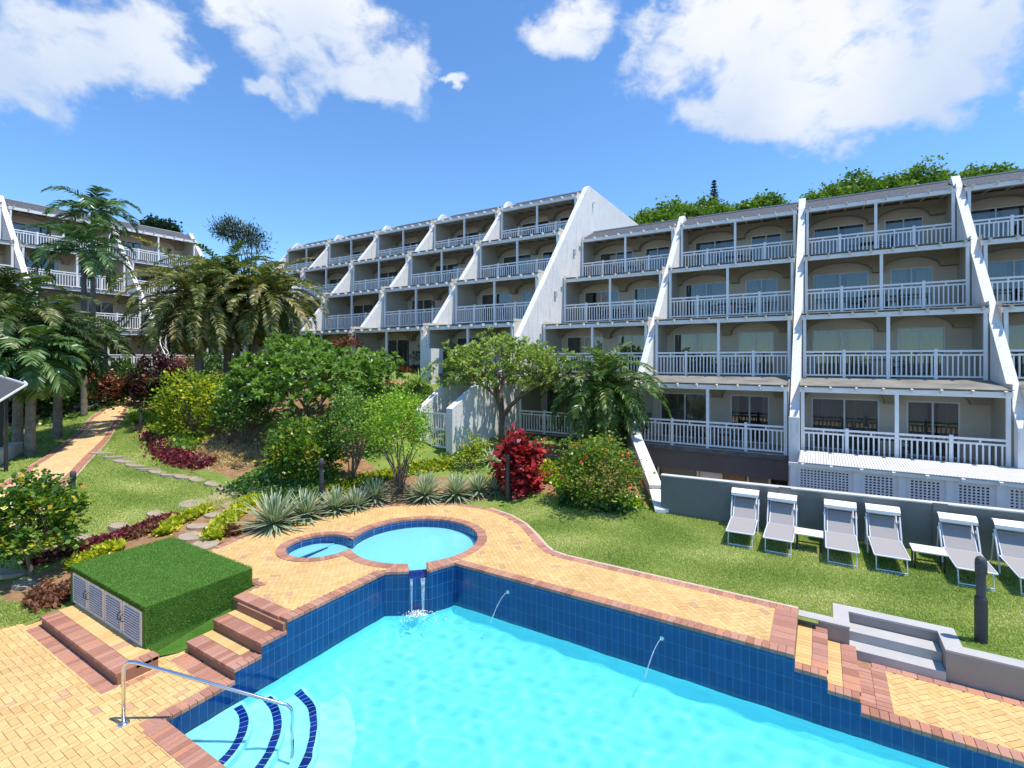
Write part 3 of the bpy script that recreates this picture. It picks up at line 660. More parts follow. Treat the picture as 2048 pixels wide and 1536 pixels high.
# turf pile
n = 60000; fx = rng.random(n); face = rng.random(n)
P = np.zeros((n, 3)); Nn = np.zeros((n, 3))
top = face < .62; sdx = ~top & (face < .9); fr_ = ~top & ~sdx
P[top] = np.c_[rng.uniform(-1.66, 1.66, top.sum()), rng.uniform(-.92, .96, top.sum()), np.full(top.sum(), .918)]; Nn[top] = (0, 0, 1)
P[sdx] = np.c_[np.full(sdx.sum(), 1.655), rng.uniform(-.92, .96, sdx.sum()), rng.uniform(.02, .92, sdx.sum())]; Nn[sdx] = (1, 0, .4)
P[fr_] = np.c_[rng.uniform(-1.66, 1.66, fr_.sum()), np.full(fr_.sum(), -.934), rng.uniform(.8, .92, fr_.sum())]; Nn[fr_] = (0, -1, .4)
quads(leafquads(P, Nn + rng.normal(0, .45, (n, 3)), .022, .004), 'turf_pile', foliage('turf_fibre', [(0, (.05, .12, .016)), (.6, (.09, .20, .03)), (1, (.15, .27, .06))], .15, .5), t)
for i in range(4):
    x0 = -1.54 + i*.77
    d = MB(); d.box(x0+.01, x0+.76, -.935, -.90, .19, .80)
    dr = d.build('louvre_door', M_cream2, t)
    s = MB()
    s.box(x0+.1, x0+.67, -.9365, -.9355, .25, .74, .1)
    for k in range(11): s.bar((x0+.1, -.948, .27+k*.045), (x0+.67, -.948, .27+k*.045), .022, .02)
    s.build('slats', M_louv, dr)
    h = MB(); hx = x0+.7 if i % 2 == 0 else x0+.07
    h.tube([(hx, -.935, .44), (hx, -.985, .46), (hx, -.985, .56), (hx, -.935, .58)], .008, 6); h.build('handle', M_black, dr)
# platform in front
t = empty('brick_platform', (-11, 3.7, -.57)); tag(t, 'low brick step running in front of the louvred doors', 'step')
g = MB(); g.box(-1.75, 1.6, -.29, .28, -.3, .178, .4)
g.build('core', M_brickside, t)
g = MB(); course(g, [(-1.78,-.3),(1.6,-.3)], .26, .19, side=1, over=.01, step=.105); course(g, [(1.6,-.04),(1.6,.3)], .24, .191, side=1); g.build('red_edge', M_red, t, bevel=.004)
g = MB()
for i in range(16): g.box(-1.78+i*.2, -1.78+i*.2+.194, -.035, .275, .15, .188)
g.build('yellow_tread', M_yel, t)

# ------------------------------------------------------------------ handrail, jets, waterfall
t = empty('handrail', (-8.35, 3.1, -.57)); tag(t, 'bent stainless steel handrail going down into the pool at the curved steps', 'handrail')
g = MB(); pts = [(0,0,0), (0,0,.78), (.015,.01,.83), (.06,.04,.865), (.13,.09,.86)]
pts += [(1.78, 1.22, .22), (1.86, 1.28, .185), (1.91, 1.31, .13), (1.92, 1.32, .05), (1.92, 1.32, -.75)]
g.tube(pts, .024, 12); g.build('rail', M_steel, t, smooth=True)
g = MB(); g.lathe([(.075, 0), (.075, .012), (.05, .022), (.03, .03)], 0, 0, 20); g.build('base_flange', M_steel, t, smooth=True)
def streammat():
    m = MT('falling_water'); m.t.nodes.remove(m.bsdf); gl = m.n('ShaderNodeBsdfGlossy'); gl.inputs['Roughness'].default_value = .1
    tr = m.n('ShaderNodeBsdfTransparent'); df = m.n('ShaderNodeBsdfDiffuse'); df.inputs[0].default_value = (.85, .93, .95, 1)
    m1 = m.n('ShaderNodeMixShader'); m1.inputs[0].default_value = .5; m.l(df.outputs[0], m1.inputs[1]); m.l(gl.outputs[0], m1.inputs[2])
    m2 = m.n('ShaderNodeMixShader'); m.l(m.math('MULTIPLY', m.noise(18, 3, .6), .9), m2.inputs[0]); m.l(tr.outputs[0], m2.inputs[1]); m.l(m1.outputs[0], m2.inputs[2]); m.l(m2.outputs[0], m.out.inputs[0]); return m.m
M_stream = streammat()
for (x, z, ex, ey, lab) in ((-5.56, -.3, -5.78, 8.5, 'thin jet of water from the wall nozzle nearest the waterfall'), (-2.37, -.33, -2.55, 8.42, 'thin jet of water from the wall nozzle on the right')):
    t = empty('water_jet', (x, 8.84, z)); tag(t, lab, 'water jet', 'wall jets of the big pool')
    g = MB(); g.tube([(0, 0, 0), (0, -.03, 0)], [.04, .035], 14); g.build('nozzle', plain('pale_nozzle', (.5, .7, .6), .4), t)
    g = MB(); n = 10; g.tube([((ex-x)*i/n, -.03+(ey-8.84+.03)*i/n, (WL-z)*(i/n)**1.7) for i in range(n+1)], [.006+.006*i/n for i in range(n+1)], 6); g.build('stream', M_stream, t, smooth=True)
sp = c0 + sd*.41
t = empty('waterfall', (sp.x, sp.y, WL)); tag(t, 'small waterfall spilling from the paddling pool into the big pool', 'waterfall')
for s0, s1, wd in ((-.17, -.09, .03), (.06, .16, .05)):
    g = MB(); n = 12
    rows = []
    for i in range(n+1):
        f = i/n; z = .715*(1-f**1.6) ; o_ = sd*(.02+.13*f); ww = wd*(1-.6*f)
        c = sn*((s0+s1)/2) + o_
        rows.append([(c-sn*ww)+Vector((0,0,z)), (c+sd*.012)+Vector((0,0,z)), (c+sn*ww)+Vector((0,0,z))])
    g.add([p for r_ in rows for p in r_], [(i*3+k, i*3+k+1, i*3+k+4, i*3+k+3) for i in range(n) for k in range(2)]); g.build('water_strand', M_stream, t, smooth=True)
nb = 420; ra = np.abs(rng.normal(0, .17, nb)); an = rng.uniform(0, 6.28, nb)
P = np.c_[sd.x*.16+ra*np.cos(an)*1.5, sd.y*.16+ra*np.sin(an)*1.2, np.abs(rng.normal(0, .03, nb))*np.exp(-ra*5)+.004]
quads(leafquads(P, rng.normal(0, 1, (nb, 3))*[1, 1, .4], .03, .012), 'foam', M_canopy, t)['kind'] = 'stuff'

# ------------------------------------------------------------------ right retaining wall with stair
WZ = -.07
t = empty('retaining_wall', (2, 10.5, -.57)); tag(t, 'low warm grey retaining wall between the lawn and the lower deck', 'wall'); O = Vector(t.location)
g = MB()
for a in ((-.35,.2,10.42,10.64),(1.93,9,10.42,10.64),(.2,.42,10.42,11.28),(1.7,1.93,10.42,11.28),(.42,1.7,11.05,11.28)):
    g.box(a[0]-O.x, a[1]-O.x, a[2]-O.y, a[3]-O.y, -.3, WZ+.57-.03)
g.build('wall', M_stairw, t)
g = MB(); 
for i, a in enumerate(((-.35,.2,10.41,10.65),(1.93,9,10.41,10.65),(.19,.43,10.405,11.29),(1.69,1.94,10.405,11.29),(.43,1.69,11.04,11.29))):
    g.box(a[0]-O.x, a[1]-O.x, a[2]-O.y, a[3]-O.y, WZ+.57-.03, WZ+.57+.001*i)
g.build('coping', M_stair, t)
t2 = empty('garden_stair', (1.06, 10.5, -.57)); tag(t2, 'short grey stair of two wide treads set into the retaining wall', 'stair')
g = MB(); g.box(-.635, .635, .2, .545, -.2, .31); g.box(-.635, .635, -.12, .198, -.2, .15); g.build('treads', M_stair, t2, bevel=.006)

# ------------------------------------------------------------------ hotel wings
WB = 5.95; CL = 5.54; LV = [(21.0, 1.05), (23.5, 3.85), (26.0, 6.65), (28.5, 9.45)]
def cell_meshes():
    D = {}
    g = MB(); g.box(0, CL, -.04, .04, .98, 1.05); g.box(0, CL, -.03, .03, .84, .90); g.box(0, CL, -.03, .03, .06, .12)
    k = 0; x = .1
    while x < CL-.05:
        g.box(x-.022, x+.022, -.018, .018, .12, .84); x += .146
    for q in (.125, .375, .625, .875): g.box(CL*q-.025, CL*q+.025, -.025, .025, .90, .98)
    for q in (.25, .75): g.box(CL*q-.05, CL*q+.05, -.05, .05, -.02, 1.10)
    D['balcony_railing'] = g.mesh('balcony_railing', M_paint)
    g = MB(); g.box(-.055, .055, -.055, .055, -.02, 2.33); D['post'] = g.mesh('post', M_paint)
    g = MB(); g.box(-.05, CL+.05, -.08, .08, 2.33, 2.51); D['beam'] = g.mesh('beam', M_paint)
    g = MB()
    for i in range(8):
        xx = .15 + i*(CL-.3)/7
        g.prism([(-.36, 2.47), (-.30, 2.40), (2.3, 2.64), (2.3, 2.76), (-.36, 2.53)], xx-.03, xx+.03, 'x')
    D['rafters'] = g.mesh('rafters', M_raft)
    g = MB(); g.prism([(-.14, 2.555), (2.28, 2.765), (2.28, 2.785), (-.14, 2.575)], -.05, CL+.05, 'x'); D['roof_sheet'] = g.mesh('roof_sheet', M_sheet)
    g = MB(); g.prism([(-.05, 2.54), (2.24, 2.745), (2.24, 2.755), (-.05, 2.55)], -.04, CL+.04, 'x'); D['ceiling_board'] = g.mesh('ceiling_board', M_under)
    g = MB(); g.box(-.05, CL+.05, -.22, 2.25, -.18, -.02); D['balcony_slab'] = g.mesh('balcony_slab', M_slab)
    g = MB(); g.box(-.04, CL+.04, -.18, 2.245, -.019, -.004); D['balcony_bounce_floor'] = g.mesh('balcony_bounce_floor', M_floor)  # pale layer added over the slab to bounce light into the bay
    A, B = (.29, 2.48), (3.29, 4.78); g = MB()
    for a, b in ((-.05, A[0]), (A[1], B[0]), (B[1], CL+.05)): g.box(a, b, 2.25, 2.37, -.02, 2.0)
    g.box(-.05, CL+.05, 2.25, 2.37, 2.0, 2.75); D['back_wall'] = g.mesh('back_wall', M_beige)
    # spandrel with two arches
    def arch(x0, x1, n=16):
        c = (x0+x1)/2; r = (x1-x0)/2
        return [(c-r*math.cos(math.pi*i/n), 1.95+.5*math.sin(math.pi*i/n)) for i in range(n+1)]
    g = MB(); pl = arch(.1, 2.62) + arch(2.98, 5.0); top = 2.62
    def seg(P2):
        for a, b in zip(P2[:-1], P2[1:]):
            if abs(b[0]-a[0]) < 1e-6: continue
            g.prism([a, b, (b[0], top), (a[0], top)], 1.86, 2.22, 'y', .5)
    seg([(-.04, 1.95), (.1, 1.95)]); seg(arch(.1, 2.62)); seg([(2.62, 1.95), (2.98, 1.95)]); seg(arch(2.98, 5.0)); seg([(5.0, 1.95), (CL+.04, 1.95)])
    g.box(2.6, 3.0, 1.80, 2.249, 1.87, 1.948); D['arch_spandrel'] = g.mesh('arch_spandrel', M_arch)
    g = MB(); g.box(-.05, CL+.05, 3.6, 3.7, -.02, 2.6); D['room_back'] = g.mesh('room_back', M_room)  # dark sheet in place of the room's shaded depth
    for nm, (a, b) in (('A', A), ('B', B)):
        g = MB(); m_ = (a+b)/2
        for x0, x1, z0, z1 in ((a, b, 1.95, 2.0), (a, b, 0, .05), (a, a+.05, .05, 1.95), (b-.05, b, .05, 1.95), (m_-.03, m_+.03, .05, 1.95)): g.box(x0, x1, 2.235, 2.30, z0, z1)
        D['frame'+nm] = g.mesh('frame', M_paint)
        g = MB(); g.box(a+.05, b-.05, 2.262, 2.268, .05, 1.95); D['pane'+nm] = g.mesh('pane', M_glass)
        for var, spans in (('0', ((.0, 1.),)), ('1', ((0, .42), (.62, 1.))), ('2', ((0., .22), (.8, 1.)))):
            g = MB()
            for s0, s1 in spans:
                xa = a+(b-a)*s0; xb = a+(b-a)*s1; n = max(6, int((xb-xa)/.03)); vs = []
                for i in range(n+1):
                    xx = xa+(xb-xa)*i/n; yy = 2.42+.05*math.sin(i*1.05)+.02*math.sin(i*.37); vs += [(xx, yy, .03), (xx, yy, 1.98)]
                g.add(vs, [(2*i, 2*i+2, 2*i+3, 2*i+1) for i in range(n)])
            D['curtain'+nm+var] = g.mesh('curtain', M_curt, True)
    g = MB(); g.box(0, .012, 0, 2.25, -.02, 2.75); D['side_wall'] = g.mesh('side_wall', M_cream)
    return D
CM = cell_meshes()
def fin_mesh(prof, name='fin_wall', th=.3):
    g = MB(); g.prism(prof, -th/2, th/2, 'x', .5); return g.mesh(name, M_white)
def wing(label, loc, rz, fins, zo, yo, levels=(0,1,2,3), ylow=20.6, zbase=-2.0, rail0=True, seed=1, roofback=40.5, lvis=None):
    rs = random.Random(seed); t = empty('hotel_wing', loc, rz); tag(t, label, 'hotel building', 'terraced hotel wings around the garden')
    def part(k, nm, x, y, z, par=t): return link(CM[k], nm, par, (x, y, z))
    ztop = 12.84
    for i in range(len(fins)-1):
        bx_ = fins[i] + .2
        for l in levels:
            Yr, zf = LV[l]; y = Yr + yo; z = zf + zo
            if l > 0 or rail0: part('balcony_railing', 'balcony_railing', bx_, y, z)
            for px in (.05, CL/2, CL-.05): part('post', 'post', bx_+px, y, z)
            part('beam', 'beam', bx_, y, z); part('rafters', 'rafters', bx_, y, z); part('ceiling_board', 'ceiling_board', bx_, y, z)
            if l < 3: part('roof_sheet', 'roof_sheet', bx_, y, z)
            part('balcony_slab', 'balcony_slab', bx_, y, z); part('balcony_bounce_floor', 'balcony_bounce_floor', bx_, y, z); part('back_wall', 'back_wall', bx_, y, z); part('arch_spandrel', 'arch_spandrel', bx_, y, z); part('room_back', 'room_back', bx_, y, z)
            part('side_wall', 'side_wall', bx_-.048, y, z); part('side_wall', 'side_wall', bx_+CL+.038, y, z)
            for nm in 'AB':
                fr = part('frame'+nm, 'sliding_door', bx_, y, z); var = rs.choice('00011122')
                c1 = link(CM['pane'+nm], 'pane', fr); c2 = link(CM['curtain'+nm+var], 'curtain', fr)
        g = MB(); a, b = fins[i]+.152, fins[i+1]-.152; y4 = 28.5+yo; 
        g.prism([(y4+.0, 12.0+zo), (y4+1.95, ztop+zo), (roofback+yo, ztop+zo), (roofback+yo, ztop-.2+zo), (y4+2.0, ztop-.2+zo), (y4+.06, 11.965+zo)], a, b, 'x', .5)
        g.build('roof', M_shing, t)
        g = MB(); g.box(a, b, y4+1.9, y4+2.05, ztop+zo+.004, ztop+zo+.06); g.build('ridge_strip', M_cap, t)
        g = MB(); g.box(a, b, roofback-.3+yo, roofback+yo, zbase, ztop-.2+zo); g.build('rear_wall', M_cream, t)
    return t
SL = 1.148
def finprof(yo, zo, ylow=20.6, zb=-2., yback=30.7, deep=40.5):
    zt = 12.84+zo; yt = 29.6+yo; yl = ylow+yo
    return [(yl, zb), (deep+yo, zb), (deep+yo, zt-.25), (yback+yo, zt-.34), (yt+.12, zt+.0), (yt, zt-.02), (yl, zt-SL*(29.6-ylow))]
f1 = [-12.75, -6.8, -.81, 5.15, 11.1]
w1 = wing('right terraced hotel wing with white balcony railings, nearest the sun loungers', (0,0,0), 0, f1, 0, 0, seed=4)
for x in f1[1:]: link(fin_mesh(finprof(0, 0)), 'fin_wall', w1, (x, 0, 0))
f2 = [-12.75 - 5.92*i for i in range(6)][::-1]
w2 = wing('middle terraced hotel wing stepping away to the left behind the big white gable', (0,0,0), 0, f2, 2.8, 0, zbase=1, rail0=False, seed=9)
for x in f2[:-1]: link(fin_mesh(finprof(0, 2.8, ylow=20.9, zb=1)), 'fin_wall', w2, (x, 0, 0))
big = [(15.8,-.5),(40.5,-.5),(40.5,15.5),(29.75,15.66),(29.4,15.4),(21.36,6.03),(19.4,3.95),(17.5,3.4),(15.8,2.58)]
bg_ = link(fin_mesh(big, 'gable_wall', .32), 'gable_wall', w2, (-12.75, 0, 0)); bg_['label'] = 'tall white triangular gable wall'
g = MB(); g.bar((-12.57, 30.3, 14.1), (-12.57, 30.3, 14.7), .05, .05); g.lathe([(.05, 14.7), (.07, 14.78), (.03, 14.84)], -12.5, 30.3, 8); g.build('wall_lamp', M_alu, w2)
for z_, y_ in ((11.0, 27.4), (8.2, 24.9)):
    g = MB(); g.box(-12.59, -12.5, y_-.12, y_+.12, z_-.16, z_+.16); g.build('wall_lamp', M_louv, w2)
w3 = wing('left terraced hotel wing half hidden behind the tall palms', (0,0,0), R(90), [-1.44, 4.51, 10.46, 16.46, 22.4], 2.8, 17.4, zbase=1, seed=3)
for x in [-1.44, 4.51, 10.46, 16.46, 22.4]: link(fin_mesh(finprof(17.4, 2.8, ylow=20.2, zb=1)), 'fin_wall', w3, (x, 0, 0))
# basement front of the right wing under bay 2, doors below the terrace
g = MB(); g.box(-6.64, -.97, 20.9, 21.1, .1, .9); g.build('basement_band', M_brown, w1)
g = MB(); g.box(-.98, -.64, 20.45, 20.62, -1.8, 2.5); g.build('pillar', M_white, w1)
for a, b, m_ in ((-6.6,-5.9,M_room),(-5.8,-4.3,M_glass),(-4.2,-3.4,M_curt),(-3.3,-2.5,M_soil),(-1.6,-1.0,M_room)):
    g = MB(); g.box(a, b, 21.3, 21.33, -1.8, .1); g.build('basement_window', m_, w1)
g = MB()
for x in (-6.6,-5.85,-4.25,-3.35,-2.4,-1.65,-1.0): g.box(x-.04, x+.04, 21.2, 21.3, -1.8, .1)
g.build('basement_frame', M_cream2, w1)
g = MB(); g.box(-2.4, -1.65, 21.3, 21.33, -1.8, .1); g.build('basement_window', M_sheet, w1)
g = MB(); g.box(-6.64, 11, 21.6, 21.8, -1.8, .87); g.build('basement_wall', M_room, w1)
# lattice screen with ribbed roof in front of the right wing
t = empty('lattice_pergola', (2, 19, -1.8)); O = Vector(t.location); tag(t, 'white lattice screen with a ribbed white roof below the lowest balcony', 'pergola')
g = MB(); g.prism([(18.6-O.y, 1.22-O.z), (20.75-O.y, 1.28-O.z), (20.75-O.y, 1.31-O.z), (18.6-O.y, 1.25-O.z)], -.62-O.x, 9-O.x, 'x', .5); g.build('ribbed_roof', M_corr, t)
g = MB(); g.box(-.9-O.x, 9-O.x, 18.66-O.y, 18.74-O.y, 1.10-O.z, 1.20-O.z)
for i in range(13): g.prism([(18.5-O.y, 1.12-O.z), (18.5-O.y, 1.21-O.z), (20.75-O.y, 1.27-O.z), (20.75-O.y, 1.18-O.z)], -.5+i*.78-O.x-.04, -.5+i*.78-O.x+.04, 'x')
g.build('fascia', M_paint, t)
lx = [-.78, .95, 2.06, 3.15, 4.22, 5.3, 6.4, 7.5, 8.6]
for i, x in enumerate(lx):
    g = MB(); g.box(x-.08-O.x, x+.08-O.x, 18.8-O.y, 18.97-O.y, 0, 1.08-O.z); g.build('post', M_paint, t)
    if i < len(lx)-1:
        x0, x1 = x+.08, lx[i+1]-.08; g = MB(); zz0, zz1 = -1.7, 1.06
        g.box(x0-O.x, x0+.12-O.x, 18.88-O.y, 18.92-O.y, zz0-O.z, zz1-O.z); g.box(x1-.12-O.x, x1-O.x, 18.88-O.y, 18.92-O.y, zz0-O.z, zz1-O.z); g.box(x0+.12-O.x, x1-.12-O.x, 18.88-O.y, 18.92-O.y, .97-O.z, zz1-O.z)
        nx_ = int((x1-x0-.24)/.095); zz = zz0
        for k in range(nx_+1):
            xx = x0+.12+(x1-x0-.24)*k/nx_; g.box(xx-.02-O.x, xx+.02-O.x, 18.885-O.y, 18.9-O.y, zz0-O.z, .97-O.z)
        z = zz0+.05
        while z < .96: g.box(x0+.12-O.x, x1-.12-O.x, 18.9-O.y, 18.915-O.y, z-.02-O.z, z+.02-O.z); z += .085
        g.build('lattice_panel', M_paint, t)
t = empty('air_conditioner', (-11.9, 22.6, 1.03)); tag(t, 'boxy outdoor air conditioner standing on the ground floor terrace beside the gable wall', 'air conditioner')
g = MB(); g.box(-.42, .42, -.16, .16, .05, .65); g.build('casing', M_cream2, t, bevel=.01)
g = MB(); g.lathe([(.22, 0), (.22, .01)], 0, 0, 20); o = g.build('fan_grille', M_black, t); o.rotation_euler[0] = R(90); o.location = (-.1, -.162, .35)
# grey garden wall and the sloping wall
def wallthing(name, a, b, th, z0, z1, mat, label, cap=.03, zb1=None):
    a = Vector((*a, 0)); b = Vector((*b, 0)); t = empty(name, (*((a+b)/2).xy, z0), math.atan2(b.y-a.y, b.x-a.x)); L = (b-a).length/2
    g = MB(); g.box(-L, L, 0, th, 0, z1-z0-cap); g.build('wall', mat, t); g = MB(); g.box(-L, L, -.015, th+.015, z1-z0-cap, z1-z0); g.build('cap', M_cap, t); tag(t, label, 'wall'); return t
gw = wallthing('garden_wall', (-4.06,15.0), (8.2,15.95), .2, -1.9, 1.12, M_grey, 'long grey garden wall behind the row of sun loungers')
for s in (-2.9, .35, 3.6):
    g = MB(); g.box(s-.14, s+.14, -.03, -.001, 1.85, 3.03); g.build('pier', M_grey, gw)
g = MB(); a_, b_ = Vector((-6.8,20.4,0)), Vector((-4.0,14.9,0)); d_ = (b_-a_); n_ = Vector((-d_.y, d_.x, 0)).normalized()*.16
t = empty('sloping_wall', (-5.4, 17.6, 0)); O = Vector(t.location); tag(t, 'white capped sloping wall coming down beside the hibiscus to the lawn', 'wall')
prof = [(0, 2.0), (.86, .62), (.86, .50), (1., .12)]
def slopebox(zfn, z0s, mat, name, wd, up):
    g = MB(); 
    for (f0, h0), (f1_, h1) in zip(prof[:-1], prof[1:]):
        if f1_ == f0: continue
        p0 = a_ + d_*f0 - O; p1 = a_ + d_*f1_ - O; nn = n_.normalized()*wd; e = d_.normalized()*.002
        lo0, lo1 = (h0-.09, h1-.09) if up else (-2, -2); hi0, hi1 = (h0, h1) if up else (h0-.092, h1-.092)
        q = [p0-nn+e, p1-nn-e, p1+nn-e, p0+nn+e]
        g.add([(q[0].x,q[0].y,lo0),(q[1].x,q[1].y,lo1),(q[2].x,q[2].y,lo1),(q[3].x,q[3].y,lo0),(q[0].x,q[0].y,hi0),(q[1].x,q[1].y,hi1),(q[2].x,q[2].y,hi1),(q[3].x,q[3].y,hi0)],
              [(0,3,2,1),(4,5,6,7),(0,1,5,4),(1,2,6,5),(2,3,7,6),(3,0,4,7)], .5)
    g.build(name, mat, t)
slopebox(None, None, M_cream, 'wall', .12, False); slopebox(None, None, M_white, 'cap', .2, True)
# gate walls at the foot of the gable
t = empty('stair_wall', (-14.55, 17, .5)); tag(t, 'short white sloping wall left of the white gate, below the grass terrace', 'wall')
g = MB(); g.prism([(-1.1, -.6), (4, -.6), (4, 4.2), (.7, 2.95), (-1.1, 1.9)], -.14, .14, 'x', .5); g.build('wall', M_white, t)
t = empty('garden_gate', (-13.6, 16.1, .85)); tag(t, 'white slatted garden gate between the two sloping white walls', 'gate')
g = MB()
for z in (.08, .8, 1.45): g.bar((-.8, 0, z), (.68, 0, z), .04, .07)
g.bar((-.78, 0, 0), (-.78, 0, 1.5), .07, .07); g.bar((.66, 0, 0), (.66, 0, 1.5), .07, .07); g.build('frame', M_paint, t)
g = MB()
for i in range(10): g.bar((-.66+i*.135, .005, .05), (-.66+i*.135, .005, 1.45), .04, .02)
g.build('slats', M_paint, t)
t = empty('privacy_wall', (-17.6, 20.6, 3.4)); tag(t, 'white privacy wall with flat top on the upper grass terrace', 'wall')
g = MB(); g.box(-.15, .15, -.5, .5, -.5, 1.75); g.build('wall', M_white, t); g = MB(); g.box(-.6, -.16, -.5, -.35, -.5, 1.72); g.build('return_wall', M_white, t)
# balcony furniture on the right wing
def chair_proto():
    t = empty('balcony_chair'); g = MB(); g.box(-.24, .24, -.22, .22, .42, .46); g.build('seat', M_black, t)
    g = MB()
    for k in range(5): g.box(-.22+k*.1, -.18+k*.1, .2, .23, .5, .86)
    g.box(-.24, .24, .2, .235, .84, .9); g.build('backrest', M_black, t)
    for sx in (-.22, .22):
        for sy in (-.2, .2): g = MB(); g.box(sx-.018, sx+.018, sy-.018, sy+.018, 0, .42); g.build('leg', M_black, t)
    for q in (-.26, .22): g = MB(); g.box(q, q+.04, -.2, .2, .64, .67); g.build('armrest', M_black, t)
    return t
def table_proto():
    t = empty('balcony_table'); g = MB(); g.box(-.42, .42, -.35, .35, .70, .74); g.build('top', M_black, t)
    for sx in (-.38, .38):
        for sy in (-.3, .3): g = MB(); g.box(sx-.02, sx+.02, sy-.02, sy+.02, 0, .7); g.build('leg', M_black, t)
    return t
cp, tp = None, None
bayn = ['bay beside the gable', 'second bay from the gable', 'bay above lattice pergola', 'rightmost bay']
levn = ['ground', 'second', 'third', 'top']
for i in range(4):
    for l in range(4):
        if i == 0 and l < 2: continue
        bx_ = f1[i]+.2; Yr, zf = LV[l]
        def put(proto, mk, x, y, rz, nm, cat, grp):
            o = mk() if proto is None else copy_tree(proto)
            o.location = (x, y, zf-.02); o.rotation_euler[2] = rz
            tag(o, nm, cat, grp); return o
        tp2 = put(tp, table_proto, bx_+2.6, Yr+1.0, 0, 'black table on %s balcony, %s' % (levn[l], bayn[i]), 'table', 'black tables on the balconies'); tp = tp or tp2
        for x_, r_, sd_ in ((1.95, R(90), 'left'), (3.25, R(-90), 'right')):
            c2 = put(cp, chair_proto, bx_+x_, Yr+1.0, r_, 'black chair %s of table, %s balcony, %s' % (sd_, levn[l], bayn[i]), 'chair', 'black chairs on the balconies'); cp = cp or c2

# ------------------------------------------------------------------ plants
F_palm = foliage('palm_leaf', [(0, (.035, .075, .018)), (.5, (.075, .14, .04)), (.85, (.14, .20, .08)), (1, (.26, .24, .12))], .25, .38)
F_palmd = foliage('dark_palm_leaf', [(0, (.012, .032, .008)), (.5, (.032, .065, .014)), (.85, (.10, .12, .035)), (1, (.24, .19, .08))], .25, .42)
F_date = foliage('date_palm_leaf', [(0, (.018, .055, .008)), (.45, (.045, .10, .016)), (.75, (.13, .17, .045)), (1, (.38, .35, .18))], .25, .4)
F_olive = foliage('olive_palm_leaf', [(0, (.025, .045, .008)), (.4, (.075, .10, .02)), (.7, (.18, .17, .055)), (1, (.40, .30, .15))], .25, .45)
F_green = foliage('mid_green_leaf', [(0, (.04, .085, .014)), (.5, (.11, .20, .035)), (.85, (.21, .31, .08)), (1, (.38, .40, .20))], .3, .4)
F_frang = foliage('frangipani_leaf', [(0, (.06, .10, .02)), (.5, (.17, .24, .05)), (.85, (.32, .37, .12)), (1, (.46, .45, .30))], .3, .4)
F_lime = foliage('lime_leaf', [(0, (.06, .13, .012)), (.5, (.14, .26, .02)), (.85, (.27, .38, .04)), (1, (.40, .42, .06))], .35, .4)
F_hib = foliage('hibiscus_leaf', [(0, (.035, .07, .01)), (.5, (.10, .16, .02)), (.85, (.22, .27, .045)), (1, (.36, .32, .08))], .3, .4)
F_yel = foliage('yellow_green_leaf', [(0, (.04, .09, .01)), (.45, (.13, .20, .015)), (.8, (.36, .37, .025)), (1, (.52, .40, .04))], .3, .4)
F_dark = foliage('dark_leaf', [(0, (.016, .042, .009)), (.5, (.045, .10, .02)), (.88, (.10, .17, .04)), (1, (.20, .25, .09))], .2, .35)
F_purp = foliage('purple_leaf', [(0, (.015, .006, .010)), (.6, (.045, .014, .022)), (.9, (.11, .035, .04)), (1, (.28, .09, .07))], .2, .35)
F_red = foliage('red_croton_leaf', [(0, (.05, .004, .008)), (.45, (.18, .012, .018)), (.8, (.38, .035, .04)), (1, (.52, .17, .15))], .2, .35)
F_coral = foliage('coral_leaf', [(0, (.03, .03, .012)), (.4, (.10, .04, .025)), (.75, (.30, .10, .07)), (1, (.50, .22, .15))], .25, .4)
F_croton = foliage('mixed_croton_leaf', [(0, (.015, .05, .008)), (.5, (.05, .12, .016)), (.74, (.13, .21, .02)), (.88, (.40, .36, .03)), (1, (.42, .16, .03))], .25, .32)
F_agave = foliage('variegated_agave_leaf', [(0, (.09, .14, .085)), (1, (.15, .21, .12))], .12, .45, stripe=(.46, .50, .33))
F_silver = foliage('silver_leaf', [(0, (.10, .13, .09)), (.5, (.22, .27, .20)), (1, (.42, .45, .38))], .2, .5)
F_flower = foliage('orange_red_flower', [(0, (.55, .06, .02)), (1, (.75, .14, .05))], .2, .5)
F_pink = foliage('pale_pink_flower', [(0, (.60, .42, .40)), (1, (.78, .68, .60))], .2, .5)
F_burg = foliage('burgundy_edging_leaf', [(0, (.05, .008, .014)), (.6, (.14, .022, .035)), (1, (.30, .07, .07))], .2, .45)
F_brownr = foliage('rust_edging_leaf', [(0, (.07, .03, .018)), (.6, (.16, .06, .035)), (1, (.28, .14, .08))], .2, .5)
F_yedge = foliage('yellow_edging_leaf', [(0, (.10, .15, .01)), (.5, (.28, .32, .02)), (1, (.55, .50, .05))], .3, .45)
F_straw = foliage('dry_straw', [(0, (.20, .13, .06)), (.5, (.38, .27, .13)), (1, (.55, .44, .27))], .2, .7)
F_grass = foliage('grass_blade', [(0, (.15, .22, .05)), (.4, (.24, .30, .08)), (.75, (.36, .39, .135)), (1, (.50, .47, .24))], .25, .6, spec=.15)
F_hill = foliage('far_tree_leaf', [(0, (.03, .07, .012)), (.5, (.08, .15, .02)), (1, (.18, .25, .05))], .25, .5)
F_pine = foliage('pine_needle', [(0, (.008, .02, .008)), (1, (.025, .05, .02))], .1, .5)

